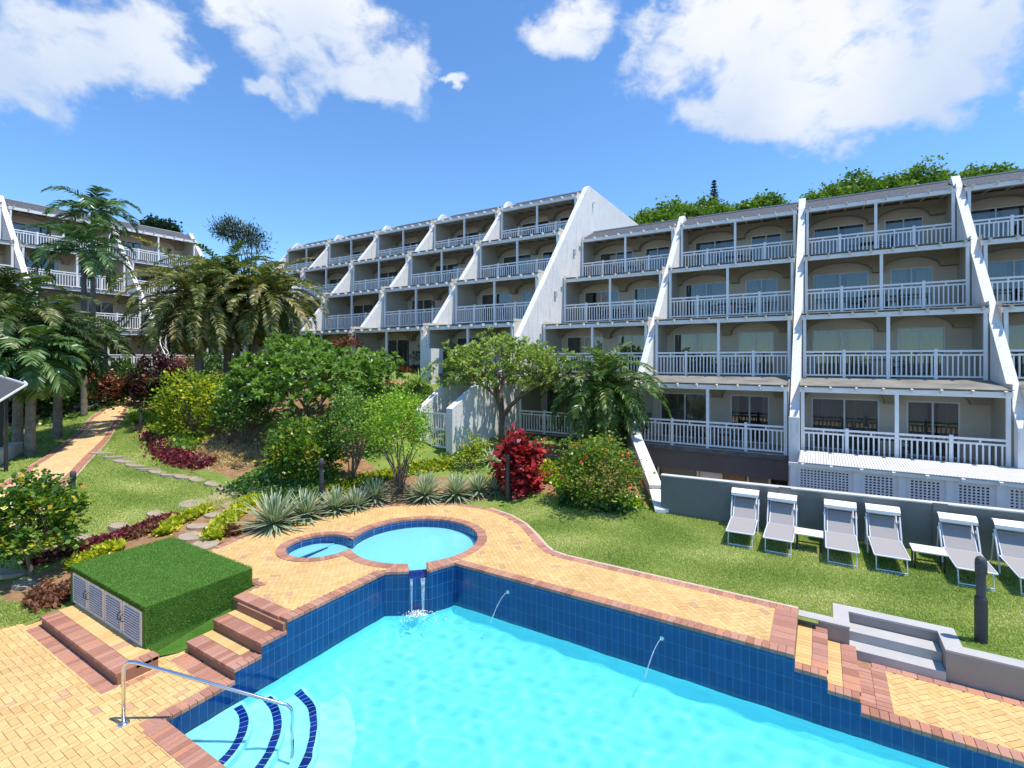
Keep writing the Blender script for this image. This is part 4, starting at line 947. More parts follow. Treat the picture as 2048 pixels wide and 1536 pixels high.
def crown_pts(n_cl, radii, r0=.45, flat=-.5, seed=0, power=.5):
    r = np.random.default_rng(seed); D = unit(r.normal(0, 1, (n_cl*3, 3))); D = D[D[:, 2] > flat][:n_cl]
    k = r0 + (1-r0)*r.random((len(D), 1))**power
    lump = 1 + .2*np.sin(D[:, :1]*5+seed) * np.cos(D[:, 1:2]*4+seed*2) + .1*np.sin(D[:, 2:]*9+D[:, :1]*6) + .07*r.normal(0, 1, (len(D), 1))
    return D * k * lump * np.array(radii), D
def leafcrown(n_cl, per, radii, L, W, seed=0, spread=.16, upb=.35, r0=.45, flat=-.5, rosette=False, rnd_amp=.55):
    r = np.random.default_rng(seed+50); C, D = crown_pts(n_cl, radii, r0, flat, seed)
    n = len(C); CC = np.repeat(C, per, 0); DD = np.repeat(D, per, 0)
    if rosette:
        P = CC + r.normal(0, .02, CC.shape); dd = unit(DD*.5 + [0, 0, .45] + r.normal(0, .75, CC.shape))
    else:
        P = CC + r.normal(0, spread, CC.shape); dd = unit(DD*.55 + [0, 0, upb] + r.normal(0, .6, CC.shape))
    l = L * r.uniform(.65, 1.2, len(P)); base = np.repeat(r.random(n), per)
    rnd = np.clip(base*rnd_amp + r.random(len(P))*(1-rnd_amp), 0, 1)
    return leafquads(P, dd, l, l*W/L), rnd, C
def stems(mb, base, C, k, r0=.05, r1=.015, seed=0, zmid=.5, sag=.0, shrink=.85):
    r = random.Random(seed); idx = [r.randrange(len(C)) for _ in range(k)]
    for i in idx:
        e = Vector(C[i])*shrink; b = Vector(base) + Vector((r.uniform(-1, 1), r.uniform(-1, 1), 0))*r0*1.2
        m_ = b.lerp(e, zmid); m_ += Vector((r.uniform(-1, 1), r.uniform(-1, 1), 0))*(e-b).length*.08; m_.x = b.x + (m_.x-b.x)*.75; m_.y = b.y+(m_.y-b.y)*.75
        mb.tube([b, b.lerp(m_, .5)+Vector((r.uniform(-.03,.03), r.uniform(-.03,.03), 0)), m_, e], [r0, r0*.8, (r0+r1)/2, r1], 6)
def limbs(mb, base, tips, r0, seed=0, fork=.4, levels=3):     # trunk that forks again and again towards the tips
    r = random.Random(seed)
    def rec(p, T, rad, d, lev):
        c = sum(T, Vector())/len(T); q = p.lerp(c, fork if lev else fork*.8); q += Vector((r.uniform(-1,1), r.uniform(-1,1), r.uniform(-.3,.3)))*(q-p).length*.16
        mb.tube([p, p.lerp(q, .5) + d*(q-p).length*.08, q], [rad, rad*.86, rad*.72], 7, cap=False)
        if lev >= levels or len(T) < 3:
            for e in T: mb.tube([q, q.lerp(e, .55)+Vector((r.uniform(-1,1), r.uniform(-1,1), 0))*.05, e], [rad*.5, rad*.32, rad*.14], 5, cap=False)
            return
        T = sorted(T, key=lambda e: math.atan2(e.y-q.y, e.x-q.x)); k = 3 if len(T) >= 9 else 2; s0 = r.randrange(len(T)); T = T[s0:]+T[:s0]; m_ = (len(T)+k-1)//k
        for i in range(k):
            sub = T[i*m_:(i+1)*m_]
            if sub: rec(q, sub, rad*.66, (q-p).normalized(), lev+1)
    rec(Vector(base), [Vector(t_) for t_ in tips], r0, Vector((0, 0, 1)), 0)
def bush(name, x, y, z, h, radii, label, cat, mat, n_cl=90, per=14, L=.12, W=.05, seed=0, group=None, nst=6, r_st=.03, rosette=False, trunk=None, flat=-.5, crown_z=None, flowers=None, r0=.45, spread=.14, bark=None):
    t = empty(name, (x, y, z)); tag(t, label, cat, group); cz = h - radii[2] if crown_z is None else crown_z
    V, rn, C = leafcrown(n_cl, per, radii, L, W, seed, spread, rosette=rosette, flat=flat, r0=r0)
    V = V + [0, 0, cz]; C = C + [0, 0, cz]; k = V[:, 0, 2] > .02; quads(V[k], 'crown', mat, t, rn[k])
    mb = MB()
    if trunk: limbs(mb, (0, 0, -.15), [Vector(c)*.93 + Vector((0,0,cz*.07)) for c in C[np.random.default_rng(seed).permutation(len(C))[:trunk[1]]]], trunk[0], seed, trunk[2] if len(trunk) > 2 else .4)
    else: stems(mb, (0, 0, -.1), C, nst, r_st, r_st*.35, seed)
    mb.build('trunk' if trunk else 'stems', bark or M_trunk, t, smooth=True)
    if flowers:
        fm, nf, fs = flowers; r = np.random.default_rng(seed+9); D = unit(r.normal(0, 1, (nf*3, 3))); D = D[D[:, 2] > -.3][:nf]
        P = np.repeat(D*np.array(radii)*1.02 + [0, 0, cz], 6, 0); V = leafquads(P, r.normal(0, 1, P.shape), fs, fs*.6); quads(V, 'flowers', fm, t)['kind'] = 'stuff'
    return t
def fronds(specs, n_l, ll, lw, droop, seed, vang=.35, rz=None):       # specs: (origin, azimuth, elevation, length)
    r = np.random.default_rng(seed); Q = []; RN = []; rach = MB()
    for (o, a, e, L) in specs:
        m = 12; h = np.array([math.cos(a), math.sin(a), 0]); p = np.array(o, float); ang = e; path = [p.copy()]; tw = r.normal(0, .25); dr = droop*r.uniform(.75, 1.25)
        for i in range(m):
            side = np.array([-h[1], h[0], 0])*tw*.12*i/m
            p = p + (h*math.cos(ang) + np.array([0, 0, math.sin(ang)]) + side)*L/m; ang -= dr/m*(.6+.8*i/m); path.append(p.copy())
        path = np.array(path); rach.tube([Vector(q) for q in path[::3]], [.022*L/3, .014*L/3, .01*L/3, .006*L/3, .003][:len(path[::3])], 4, cap=False)
        ts = np.linspace(.12, 1, n_l); f = ts*m; i0 = np.clip(f.astype(int), 0, m-1); fr = (f-i0)[:, None]
        P = path[i0]*(1-fr) + path[i0+1]*fr; T = unit(path[i0+1]-path[i0]); S = unit(np.cross(T, [0, 0, 1.])); U = np.cross(S, T)
        prof = ll*(np.sin(np.pi*np.clip(ts*.86+.1, 0, 1))**.6); tone = r.random()*.6
        for sg in (-1, 1):
            D = unit(T*.62 + S*sg*.85 + U*vang*r.normal(1, .25, (n_l, 1)) + [0, 0, -.16] + r.normal(0, .06, (n_l, 3)))
            l = (prof*r.uniform(.85, 1.1, n_l))[:, None]; bend = np.array([0, 0, -1.])*l*.28
            w_ = unit(np.cross(D, unit(U + r.normal(0, .5, (n_l, 3)))))*lw
            mid = P + D*l*.5 - bend*.0
            tip = P + D*l + bend
            Q.append(np.stack([P-w_*.5, mid-w_*.7, mid+w_*.7, P+w_*.5], 1)); Q.append(np.stack([mid-w_*.7, tip-w_*.1, tip+w_*.1, mid+w_*.7], 1))
            q = np.clip(tone*.8 + r.random(n_l)*.55, 0, 1); RN += [q, q]
    return np.concatenate(Q), np.concatenate(RN), rach
def palm(name, base, top, nfr, L, label, mat, seed, droop=1.5, emin=-.3, emax=1.25, n_l=46, ll=.5, lw=.035, tr=.14, group=None, vang=.35, smooth_trunk=True, shaft=None, dead=0):
    t = empty(name, base); tag(t, label, 'palm tree', group); r = random.Random(seed); tp_ = Vector(top) - Vector(base); S = []
    for i in range(nfr):
        f = (i+.5)/nfr; e = emax - (emax-emin)*f**.8; S.append((tuple(tp_ + Vector((0, 0, .12*(1-f)))), i*2.39996+r.uniform(-.2, .2), e + r.uniform(-.12, .12), L*r.uniform(.82, 1.08)*(.8+.2*math.sin(f*math.pi))))
    V, rn, rach = fronds(S, n_l, ll, lw, droop, seed, vang); cr = quads(V, 'crown', mat, t, rn); rach.build('frond_stalks', F_palmd if mat is F_olive else mat, t)
    if dead:
        S = [(tuple(tp_ - Vector((0, 0, .15))), r.uniform(0, 6.28), r.uniform(-1.1, -.5), L*r.uniform(.6, .85)) for _ in range(dead)]
        V, rn, rach = fronds(S, n_l, ll*.8, lw, .8, seed+5, vang); quads(V, 'dead_fronds', F_straw if dead > 30 else F_olive, t, rn)
    mb = MB(); m = max(6, int(tp_.length/.16)); pts = []; rad = []
    for i in range(m+1):
        f = i/m; pts.append(Vector((tp_.x*f**1.3, tp_.y*f**1.3, tp_.z*f))); rad.append(tr*(1.25-.35*f)*(1.07 if i % 2 else .97))
    pts[0].z -= .3; mb.tube(pts, rad, 10); mb.build('trunk', M_palmtrunk, t, smooth=smooth_trunk)
    if shaft:
        mb = MB(); mb.tube([tp_ - Vector((0, 0, shaft)), tp_ - Vector((0, 0, shaft*.6)), tp_ + Vector((0, 0, .1))], [tr*1.0, tr*1.5, tr*.8], 10); mb.build('crown_shaft', F_silver, t, smooth=True)
    return t
def rosette(x, y, z, n, L, W, mat, label, cat, seed, name='agave_plant', group=None, emin=-.1, emax=1.4, curve=.25, stem=0):
    r = np.random.default_rng(seed); Q = []; uv = [(0, 0), (0, .5), (1, .5), (1, 0)]; t0 = Vector((0, 0, stem))
    for i in range(n):
        f = (i+.5)/n; a = i*2.39996; e = emax-(emax-emin)*f**.9 + r.normal(0, .06); l = L*r.uniform(.85, 1.08)*(.75+.25*f**.3); h = np.array([math.cos(a), math.sin(a), 0]); s_ = np.array([-h[1], h[0], 0]); p = np.array([0, 0, .05+stem]) + h*.04
        wd = [.55, 1.0, .8, .03]; pts = [p]
        for k in range(3): ang = e - curve*k; p = p + (h*math.cos(ang)+np.array([0, 0, math.sin(ang)]))*l/3; pts.append(p)
        for k in range(3): Q.append([pts[k]-s_*wd[k]*W/2, pts[k+1]-s_*wd[k+1]*W/2, pts[k+1]+s_*wd[k+1]*W/2, pts[k]+s_*wd[k]*W/2])
    if stem:
        t = empty(name, (x, y, z)); quads(np.array(Q), 'leaves', mat, t, np.repeat(r.random(n), 3), uv=uv)
        mb = MB(); mb.tube([(0, 0, -.1), (.03, 0, stem*.5), (0, 0, stem+.05)], [.06, .045, .04], 7); mb.build('stem', M_trunk, t, smooth=True)
    else: t = quads(np.array(Q), name, mat, None, np.repeat(r.random(n), 3), uv=uv); t.location = (x, y, z)
    return tag(t, label, cat, group)
def at(u, v): return gt(u, v)
def on(u, v, d, z=None):                                # place at a given distance in front of the eye
    k = (u-1024)/FPX; return (d*(k*CY-SY), d*(k*SY+CY), EYE-(v-HV)/FPX*d)

# tall palms on the left
F_royal = foliage('royal_palm_leaf', [(0, (.012, .035, .008)), (.5, (.03, .075, .016)), (.8, (.07, .13, .035)), (1, (.16, .22, .10))], .2, .3)
def tallpalm(u, d, vtop, L, seed, label, droop, **k):
    x, y, zt = on(u, vtop, d); z = tz(x, y); return palm('tall_palm', (x, y, z), (x, y, zt), 17, L, label, F_royal, seed, droop=droop, ll=.72, lw=.06, n_l=30, tr=.125, **k)
tallpalm(168, 27, 500, 3.1, 11, 'nearer tall palm with smooth grey trunk and drooping green fronds', 1.75, emin=-.45, shaft=1.1)
tallpalm(186, 30, 425, 3.0, 12, 'farther and taller palm whose crown stands against the sky, behind the nearer one', 1.7, emin=-.2)
# low clump of dark palms at far left
for i, (u, v, d, L, lab) in enumerate([(35, 650, 20, 3.5, 'dark feathery palm at the left edge, nearest the shelter'), (115, 675, 22, 3.3, 'dark feathery palm between the left edge and the tall palms'), (-10, 590, 24, 3.0, 'dark palm cut by the left edge, upper one'), (60, 715, 19, 2.1, 'small bright palm low in front of the dark palms')]):
    x, y, zt = on(u, v, d); z = tz(x, y); palm('feather_palm', (x, y, z), (x+.2, y, zt), 40, L, lab, F_palmd if i < 3 else F_palm, 20+i, droop=1.6, emin=-.8, ll=.6, lw=.06, n_l=30, group='palms at the left edge')
# big clump in the middle
for i, (u, v, d, L, ub, lab) in enumerate([(392, 592, 25, 4.2, 400, 'olive green clump palm with the widest drooping crown, left of its group'), (455, 565, 27, 4.0, 455, 'upright clump palm in the middle of its group'), (530, 590, 26, 3.7, 490, 'clump palm with bending trunk, right of its group')]):
    x, y, zt = on(u, v, d); xb, yb, _ = on(ub, 700, d+.3); z = tz(xb, yb)
    palm('clump_palm', (xb, yb, z), (x, y, zt), 66, L, lab, (F_olive, F_palmd, F_olive)[i], 30+i, droop=1.5, emin=-.85, ll=.5, lw=.055, n_l=36, tr=.17, vang=.5, group='clump of date palms behind the path', dead=16)
# date palm at the right
x, y, zt = on(1205, 775, 20.3); z = tz(x, y)
palm('date_palm', (x, y, z), (x, y, zt), 80, 2.95, 'bushy date palm with arching silvery fronds in front of the right wing', F_date, 41, droop=1.75, emin=-.85, emax=1.5, ll=.46, lw=.042, n_l=38, tr=.2, vang=.5)
# frangipani and large dome
def fr(u, v, d): x, y, _ = on(u, v, d); return x, y, tz(x, y)
x, y, z = fr(1003, 872, 22.2); zc = EYE - (745-HV)/FPX*22
bush('frangipani_tree', x, y, z, 0, (2.95, 2.2, 1.55), 'spreading frangipani tree with forking grey trunk in front of the white gable wall', 'tree', F_frang, 800, 11, .21, .055, 3, rosette=True, trunk=(.17, 110, .42), crown_z=zc-z, r0=.55, flat=-.42)
x, y, z = fr(612, 850, 21.5); zc = EYE - (772-HV)/FPX*21.5
bush('frangipani_tree', x, y, z, 0, (3.4, 2.6, 1.85), 'wide dome shaped frangipani tree covered in glossy green leaves, left of centre', 'tree', F_green, 820, 16, .26, .075, 5, rosette=True, trunk=(.16, 46, .35), crown_z=zc-z, r0=.55, flat=-.3, flowers=(F_pink, 26, .07))
x, y, z = fr(745, 800, 25); bush('green_shrub', x, y, z, 0, (1.7, 1.3, 1.0), 'rounded green shrub right behind the dome shaped tree', 'shrub', F_green, 150, 15, .2, .06, 6, rosette=True, crown_z=EYE-(742-HV)/FPX*25-z, nst=7)
SH = [ # name, u, v(base), distance or None, height px, rx px, label, mat, kwargs
 ('red_croton', 1038, 985, None, 108, 42, 'bushy crimson croton beside the bollard on the lawn edge', F_red, dict(n_cl=120, per=15, L=.19, W=.10, r_st=.03, flat=-.85)),
 ('hibiscus_bush', 1200, 1010, None, 132, 80, 'round hibiscus bush dotted with orange red flowers', F_hib, dict(n_cl=330, per=17, L=.10, W=.05, flowers=(F_flower, 26, .08), nst=10, flat=-.75)),
 ('yellow_shrub', 943, 935, None, 62, 31, 'small round yellow green shrub left of the crimson croton', F_yel, dict(n_cl=60, per=14, L=.08, W=.04)),
 ('multi_stem_shrub', 800, 990, None, 205, 64, 'tall light green shrub on many bare grey stems', F_lime, dict(n_cl=230, per=17, L=.085, W=.04, nst=16, r_st=.035, flat=-.55, rz_=.36)),
 ('green_shrub', 702, 965, None, 185, 46, 'upright fresh green shrub between the bollard and the many stemmed shrub', F_green, dict(n_cl=170, per=17, L=.09, W=.045, nst=8, rz_=.42)),
 ('croton_shrub', 612, 955, None, 108, 74, 'broad croton with yellow and green leaves behind the agaves', F_croton, dict(n_cl=260, per=15, L=.16, W=.055, nst=10, flat=-.8)),
 ('dark_shrub', 492, 893, None, 102, 58, 'small dark green shrub on thin stems over dry soil', F_dark, dict(n_cl=130, per=15, L=.13, W=.06, nst=8, rz_=.38)),
 ('bright_shrub', 388, 868, None, 124, 74, 'bright yellow green rounded shrub beside the path', F_yel, dict(n_cl=240, per=16, L=.17, W=.055, nst=8, flat=-.75)),
 ('purple_shrub', 318, 805, None, 92, 54, 'dark purple leaved shrub at the end of the path', F_purp, dict(n_cl=150, per=15, L=.17, W=.1, flat=-.8)),
 ('coral_shrub', 372, 765, None, 50, 34, 'reddish shrub behind the purple one, at the foot of the palms', F_coral, dict(n_cl=60, per=13, L=.16, W=.07)),
 ('coral_shrub', 205, 808, None, 70, 34, 'coral pink cordyline shrub at the left of the path end', F_coral, dict(n_cl=75, per=14, L=.2, W=.07, flat=-.8)),
 ('dark_shrub', 445, 850, None, 95, 50, 'dusky green shrub between the bright shrub and the dome shaped tree', F_green, dict(n_cl=120, per=15, L=.16, W=.06)),
 ('lime_shrub', 470, 862, None, 50, 44, 'low lime shrub just behind the small dark shrub', F_yel, dict(n_cl=80, per=14, L=.12, W=.05)),
 ('purple_shrub', 1262, 885, None, 75, 34, 'dark purple shrub behind the date palm, beside the sloping wall', F_purp, dict(n_cl=80, per=14, L=.13, W=.07)),
 ('croton_shrub', 852, 735, None, 46, 22, 'thin croton with orange top in front of the white privacy wall', F_croton, dict(n_cl=40, per=10, L=.2, W=.07, nst=9, r_st=.03)),
 ('lime_shrub', 905, 752, None, 58, 30, 'light green shrub right of the white privacy wall', F_frang, dict(n_cl=80, per=14, L=.16, W=.06)),
 ('rusty_shrub', 705, 735, None, 62, 34, 'rust coloured twiggy shrub before the middle wing', F_brownr, dict(n_cl=60, per=12, L=.2, W=.06)),
 ('dark_shrub', 150, 790, None, 60, 60, 'dense dark shrub under the tall palms', F_dark, dict(n_cl=120, per=14, L=.2, W=.08, flat=-.9)),
 ('dark_shrub', 60, 800, None, 66, 60, 'dense dark shrub behind the shelter canopy', F_dark, dict(n_cl=120, per=14, L=.2, W=.08, flat=-.9)),
 ('dark_shrub', 20, 818, None, 95, 70, 'dark leafy shrub in the bed behind the shelter post', F_dark, dict(n_cl=200, per=14, L=.2, W=.08, flat=-.9)),
 ('dark_shrub', 100, 812, None, 90, 70, 'dark leafy shrub behind the burgundy border, left lawn side', F_dark, dict(n_cl=200, per=14, L=.2, W=.08, flat=-.9)),
 ('green_shrub', 150, 808, None, 46, 34, 'low mid green shrub left of the coral cordyline', F_green, dict(n_cl=90, per=14, L=.2, W=.08, flat=-.9)),
 ('dark_shrub', 255, 780, None, 58, 36, 'dark green shrub between the coral cordyline and the purple shrub', F_dark, dict(n_cl=90, per=14, L=.22, W=.07, flat=-.9)),
 ('dark_shrub', 100, 745, None, 70, 70, 'dark shrub mass behind the left palms, below the balcony', F_dark, dict(n_cl=120, per=14, L=.2, W=.08, flat=-.9)),
 ('dark_shrub', 450, 765, None, 60, 70, 'dark shrub in the shade under the clump palms', F_dark, dict(n_cl=140, per=14, L=.2, W=.08, flat=-.9)),
 ('green_shrub', 585, 900, None, 60, 50, 'low mid green shrub under the dome shaped tree', F_green, dict(n_cl=90, per=14, L=.13, W=.05)),
 ('croton_shrub', 762, 905, None, 105, 34, 'slim reddish green croton between the two upright shrubs', F_croton, dict(n_cl=80, per=13, L=.13, W=.045, nst=6)),
]
for i, (nm, u, v, d, hp, rp, lab, mt, kw) in enumerate(SH):
    x, y, z = at(u, v); dd_ = -x*SY + y*CY; h = hp/FPX*dd_; rx = rp/FPX*dd_; kw = dict(kw); rzf = kw.pop('rz_', .5 if kw.get('flat', -.5) > -.7 else .52)
    bush(nm, x, y, z, h, (rx, rx*.9, h*rzf), lab, 'shrub', mt, seed=70+i, **kw)
# round clipped shrub at the lower left, close to the eye
x, y, z = at(66, 1150); dd_ = -x*SY+y*CY
bush('croton_tree', x, y, z, 0, (.84, .84, .9), 'small croton tree with yellow and dark green leaves left of the turf covered box', 'shrub', F_croton, 260, 17, .10, .06, 91, trunk=(.055, 30, .45), crown_z=EYE-(1042-HV)/FPX*dd_-z, r0=.5, flat=-.75, spread=.1)
# agaves
AG = [(548,1062,62),(612,1043,50),(672,1030,42),(712,1024,36),(750,1008,38),(851,1003,44),(912,1000,40),(957,992,34),(990,990,27)]
for i, (u, v, rp) in enumerate(AG):
    x, y, z = at(u, v-4); dd_ = -x*SY+y*CY; L = rp/FPX*dd_*1.3
    rosette(x, y, z+L*.1, 95, L, L*.085, F_agave, ['largest striped agave, leftmost at the deck edge','striped agave just left of the middle bollard','striped agave just right of the middle bollard','striped agave, second to the right of the middle bollard','striped agave touching the many stemmed shrub','striped agave just right of the many stemmed shrub','striped agave between two others near the red croton','striped agave, second from the right end of the row','smallest striped agave at the right end of the row'][i], 'agave', 200+i, group='striped agaves along the deck', curve=.05, emin=-.35, emax=1.5)
def ros(u, v, L, mat, lab, seed, stem=0, n=46, W=.06, **k):
    x, y, z = at(u, v); rosette(x, y, z, n, L, W, mat, lab, 'plant', seed, name='spiky_plant', stem=stem, **k)
ros(838, 790, 1.0, F_green, 'spiky green yucca on the bank below the grass terrace', 220, .5)
ros(832, 818, .55, F_silver, 'small silver agave below the yucca on the bank', 221)
ros(982, 925, .75, F_silver, 'pale striped spiky plant left of the crimson croton', 222)
ros(262, 752, 1.0, F_green, 'green dracaena rosette near the end of the path', 223, 1.2)
ros(228, 800, .8, F_lime, 'sword leaved plant behind the coral cordyline', 224, .1, n=30)
ros(1115, 850, .8, F_dark, 'dark spiky plant in the bed beside the date palm', 225)
# banana behind
x, y, z = at(212, 760); t = empty('banana_plant', (x, y, z)); tag(t, 'banana plant with broad leaves right of the tall palms', 'plant')
Q = []
for i in range(9):
    a = i*2.4; h = np.array([math.cos(a), math.sin(a), 0]); s_ = np.array([-h[1], h[0], 0]); p = np.array([0, 0, 2.0]); e = 1.4-.09*i; prev = None
    for k in range(7):
        wd = .28*math.sin(math.pi*(k+.6)/7.2); a_p = (p-s_*wd, p+s_*wd)
        if prev is not None: Q.append([prev[0], a_p[0], a_p[1], prev[1]])
        prev = a_p; ang = e-.18*k; p = p+(h*math.cos(ang)+np.array([0, 0, math.sin(ang)]))*.33
quads(np.array(Q), 'leaves', F_dark, t); g = MB(); g.tube([(0,0,-.2), (0,0,2.1)], [.13,.07], 8); g.build('stem', M_palmtrunk, t, smooth=True)

# stepping stones
ST = [(207,905,24),(232,913,24),(252,922,22),(275,930,22),(298,937,22),(322,942,22),(345,949,22),(372,953,22),(402,958,22),(432,967,22),(460,977,24),(487,987,24),
      (440,992,24),(385,1007,26),(325,1026,28),(255,1050,32),(183,1075,36),(118,1103,38),(25,1140,44),
      (470,1010,26),(438,1028,28),(405,1050,30),(388,1072,30),(408,1090,28),(62,1165,30)]
for i, (u, v, wpx) in enumerate(ST):
    x, y, z = at(u, v); dd_ = -x*SY+y*CY; rr = wpx/FPX*dd_*.93; g = MB(); n = 18; rs = random.Random(i)
    pf = [1+rs.uniform(-.05, .05) for _ in range(n)]; ring = [(rr*pf[k]*math.cos(2*math.pi*k/n), rr*pf[k]*math.sin(2*math.pi*k/n)) for k in range(n)]
    g.prism(ring, -.08, .022); o = g.build('stepping_stone', M_stone, None, loc=(x, y, z), bevel=.012)
    sl = ((tz(x+.3, y)-tz(x-.3, y))/.6, (tz(x, y+.3)-tz(x, y-.3))/.6); o.rotation_euler = (math.atan(sl[1]), -math.atan(sl[0]), rs.uniform(0, 3))
    row = 'curving across the lawn from the path' if i < 12 else ('beside the burgundy border towards the croton tree' if i < 19 else 'in sandy soil behind the turf box')
    k_ = i if i < 12 else (i-12 if i < 19 else i-19)
    tag(o, 'round stone %s in the row %s' % (['first','second','third','fourth','fifth','sixth','seventh','eighth','ninth','tenth','eleventh','twelfth'][k_], row), 'stepping stone', 'round stepping stones in the garden')

# path
def ribbon(name, pl, pr, mat, lift, kind='structure', n=60, mm=4):
    V = []; F = []
    def interp(P, f):
        f *= len(P)-1; i = min(int(f), len(P)-2); a, b = P[i], P[i+1]; k = f-i; return (a[0]+(b[0]-a[0])*k, a[1]+(b[1]-a[1])*k)
    for i in range(n+1):
        a = interp(pl, i/n); b = interp(pr, i/n)
        for j in range(mm+1): x = a[0]+(b[0]-a[0])*j/mm; y = a[1]+(b[1]-a[1])*j/mm; V.append((x, y, tz(x, y)+lift))
    for i in range(n):
        for j in range(mm): k = i*(mm+1)+j; F.append((k, k+1, k+mm+2, k+mm+1))
    me = bpy.data.meshes.new(name); me.from_pydata(V, [], F); me.materials.append(mat); me.update(); return tag(link(me, name), kind=kind)
def pathmat(name, c0, c1, mo):
    m = MT(name); b = m.n('ShaderNodeTexBrick'); b.inputs['Scale'].default_value = 1; b.inputs['Brick Width'].default_value = .2; b.inputs['Row Height'].default_value = .1; b.inputs['Mortar Size'].default_value = .006
    b.inputs['Color1'].default_value = (*c0, 1); b.inputs['Color2'].default_value = (*c1, 1); b.inputs['Mortar'].default_value = (*mo, 1)
    mp2 = m.n('ShaderNodeMapping'); mp2.inputs['Rotation'].default_value = (0, 0, R(28)); m.l(m.tc.outputs['Object'], mp2.inputs[0]); m.l(mp2.outputs[0], b.inputs['Vector'])
    m.color(m.mix(.6, b.outputs['Color'], m.ramp(m.noise(2, 5), [(.3, (.8, .78, .76)), (.7, (1.1, 1.08, 1.05))]), 'MULTIPLY')); m.set(Roughness=.9); return m.m
PL = [(-60,1010),(30,955),(92,915),(165,858),(182,835),(205,820),(235,800),(252,776),(262,762)]
PR = [(40,1075),(118,985),(150,955),(212,888),(236,850),(252,825),(262,808),(272,790),(280,775)]
pl = [at(*p)[:2] for p in PL]; pr = [at(*p)[:2] for p in PR]
def lerp2(A, B, f): return [(a[0]+(b[0]-a[0])*f, a[1]+(b[1]-a[1])*f) for a, b in zip(A, B)]
ribbon('path_kerb', lerp2(pl, pr, -.03), lerp2(pl, pr, 1.03), M_curb, .03)
ribbon('path_border', pl, pr, pathmat('path_red', (.36, .15, .10), (.44, .20, .14), (.2, .1, .07)), .042)
ribbon('garden_path', lerp2(pl, pr, .15), lerp2(pl, pr, .85), pathmat('path_yellow', (.62, .42, .20), (.70, .49, .25), (.40, .25, .11)), .054)

# edging plants and ground cover
def strip(name, pix, wd, n, L, W, mat, seed, up=1.0):
    P = [Vector(at(*p)[:2]+(0,)) for p in pix]; seg = [(b-a).length for a, b in zip(P[:-1], P[1:])]; tot = sum(seg); r = np.random.default_rng(seed); X = np.zeros((n, 2)); q = r.random(n)*tot
    cum = np.cumsum([0]+seg); i0 = np.clip(np.searchsorted(cum, q, side='right')-1, 0, len(seg)-1); f = (q-cum[i0])/np.array(seg)[i0]
    A_ = np.array([[p.x, p.y] for p in P]); D_ = unit(A_[i0+1]-A_[i0]); X = A_[i0]+(A_[i0+1]-A_[i0])*f[:, None] + np.stack([-D_[:, 1], D_[:, 0]], 1)*r.normal(0, wd*.42, (n, 1)) + r.normal(0, .03, (n, 2))
    Z = terr(X[:, 0], X[:, 1]); PT = np.c_[X, Z + r.random(n)*L*.6*up]; D = r.normal(0, .7, (n, 3)) + [0, 0, .8*up]; l = L*r.uniform(.6, 1.2, n)
    tag(quads(leafquads(PT, D, l, l*W/L), name, mat), kind='stuff')
strip('burgundy_border_plants', [(312,868),(322,895),(345,915),(380,926),(420,932)], .5, 7000, .16, .06, F_burg, 1)
strip('burgundy_border_plants', [(55,1130),(115,1112),(190,1090),(260,1070),(310,1050),(352,1035)], .26, 8000, .12, .035, F_burg, 2)
strip('rust_border_plants', [(255,1078),(300,1060),(345,1046),(375,1038)], .26, 3500, .12, .035, F_brownr, 3)
strip('yellow_border_plants', [(150,1140),(190,1115),(240,1098)], .3, 1500, .18, .05, F_yedge, 4)
strip('yellow_border_plants', [(325,1072),(345,1052),(385,1035),(410,1022)], .2, 2200, .16, .045, F_yedge, 5)
strip('yellow_border_plants', [(425,1082),(445,1052),(475,1028),(500,1008),(510,998)], .24, 3600, .17, .05, F_yedge, 6)
strip('rust_border_plants', [(445,1072),(468,1062)], .3, 1500, .13, .04, F_brownr, 7)
strip('burgundy_border_plants', [(0,836),(60,828),(120,822),(185,815)], .5, 4500, .2, .05, F_burg, 8)
strip('silver_ground_cover', [(60,815),(110,808),(160,800),(200,812)], .9, 2500, .22, .1, F_silver, 9)
strip('rust_border_plants', [(60,1205),(100,1192),(145,1195)], .4, 3500, .14, .04, F_brownr, 10)
strip('yellow_border_plants', [(1115,960),(1140,985),(1190,1005),(1240,1012),(1280,1010)], .35, 4200, .16, .06, F_lime, 11)
strip('dark_ground_cover', [(1130,1000),(1180,1012),(1250,1018)], .5, 5000, .14, .06, F_dark, 12)
strip('green_ground_cover', [(500,950),(560,958),(610,965),(660,970)], .9, 8000, .13, .06, F_green, 13)
strip('dark_ground_cover', [(480,968),(520,985),(560,993),(620,1002)], .7, 7000, .12, .05, F_dark, 14)
strip('dry_grass_litter', [(400,905),(450,900),(520,905),(560,915)], 1.6, 16000, .18, .014, F_straw, 15, .5)
strip('dry_grass_litter', [(360,880),(430,885)], 1.0, 4000, .16, .012, F_straw, 16, .5)
strip('yellow_border_plants', [(290,845),(300,825),(330,850),(350,880),(400,890)], .8, 6000, .2, .06, F_yel, 17)
strip('green_ground_cover', [(330,870),(370,885),(350,905)], .8, 4000, .16, .07, F_green, 18)
strip('yellow_border_plants', [(660,985),(720,965),(790,950),(850,935),(905,930)], .5, 4000, .14, .05, F_yel, 19)
strip('dark_ground_cover', [(20,800),(90,795),(170,790),(230,775),(270,765)], 2.0, 16000, .22, .09, F_dark, 20)
strip('dark_ground_cover', [(300,790),(400,775),(500,790),(560,800)], 2.6, 22000, .22, .09, F_dark, 21)
strip('green_ground_cover', [(700,850),(760,820),(820,800),(870,800)], 1.8, 10000, .2, .08, F_green, 22)
strip('rust_border_plants', [(760,860),(800,830),(850,810)], 1.4, 4500, .2, .06, F_brownr, 23)
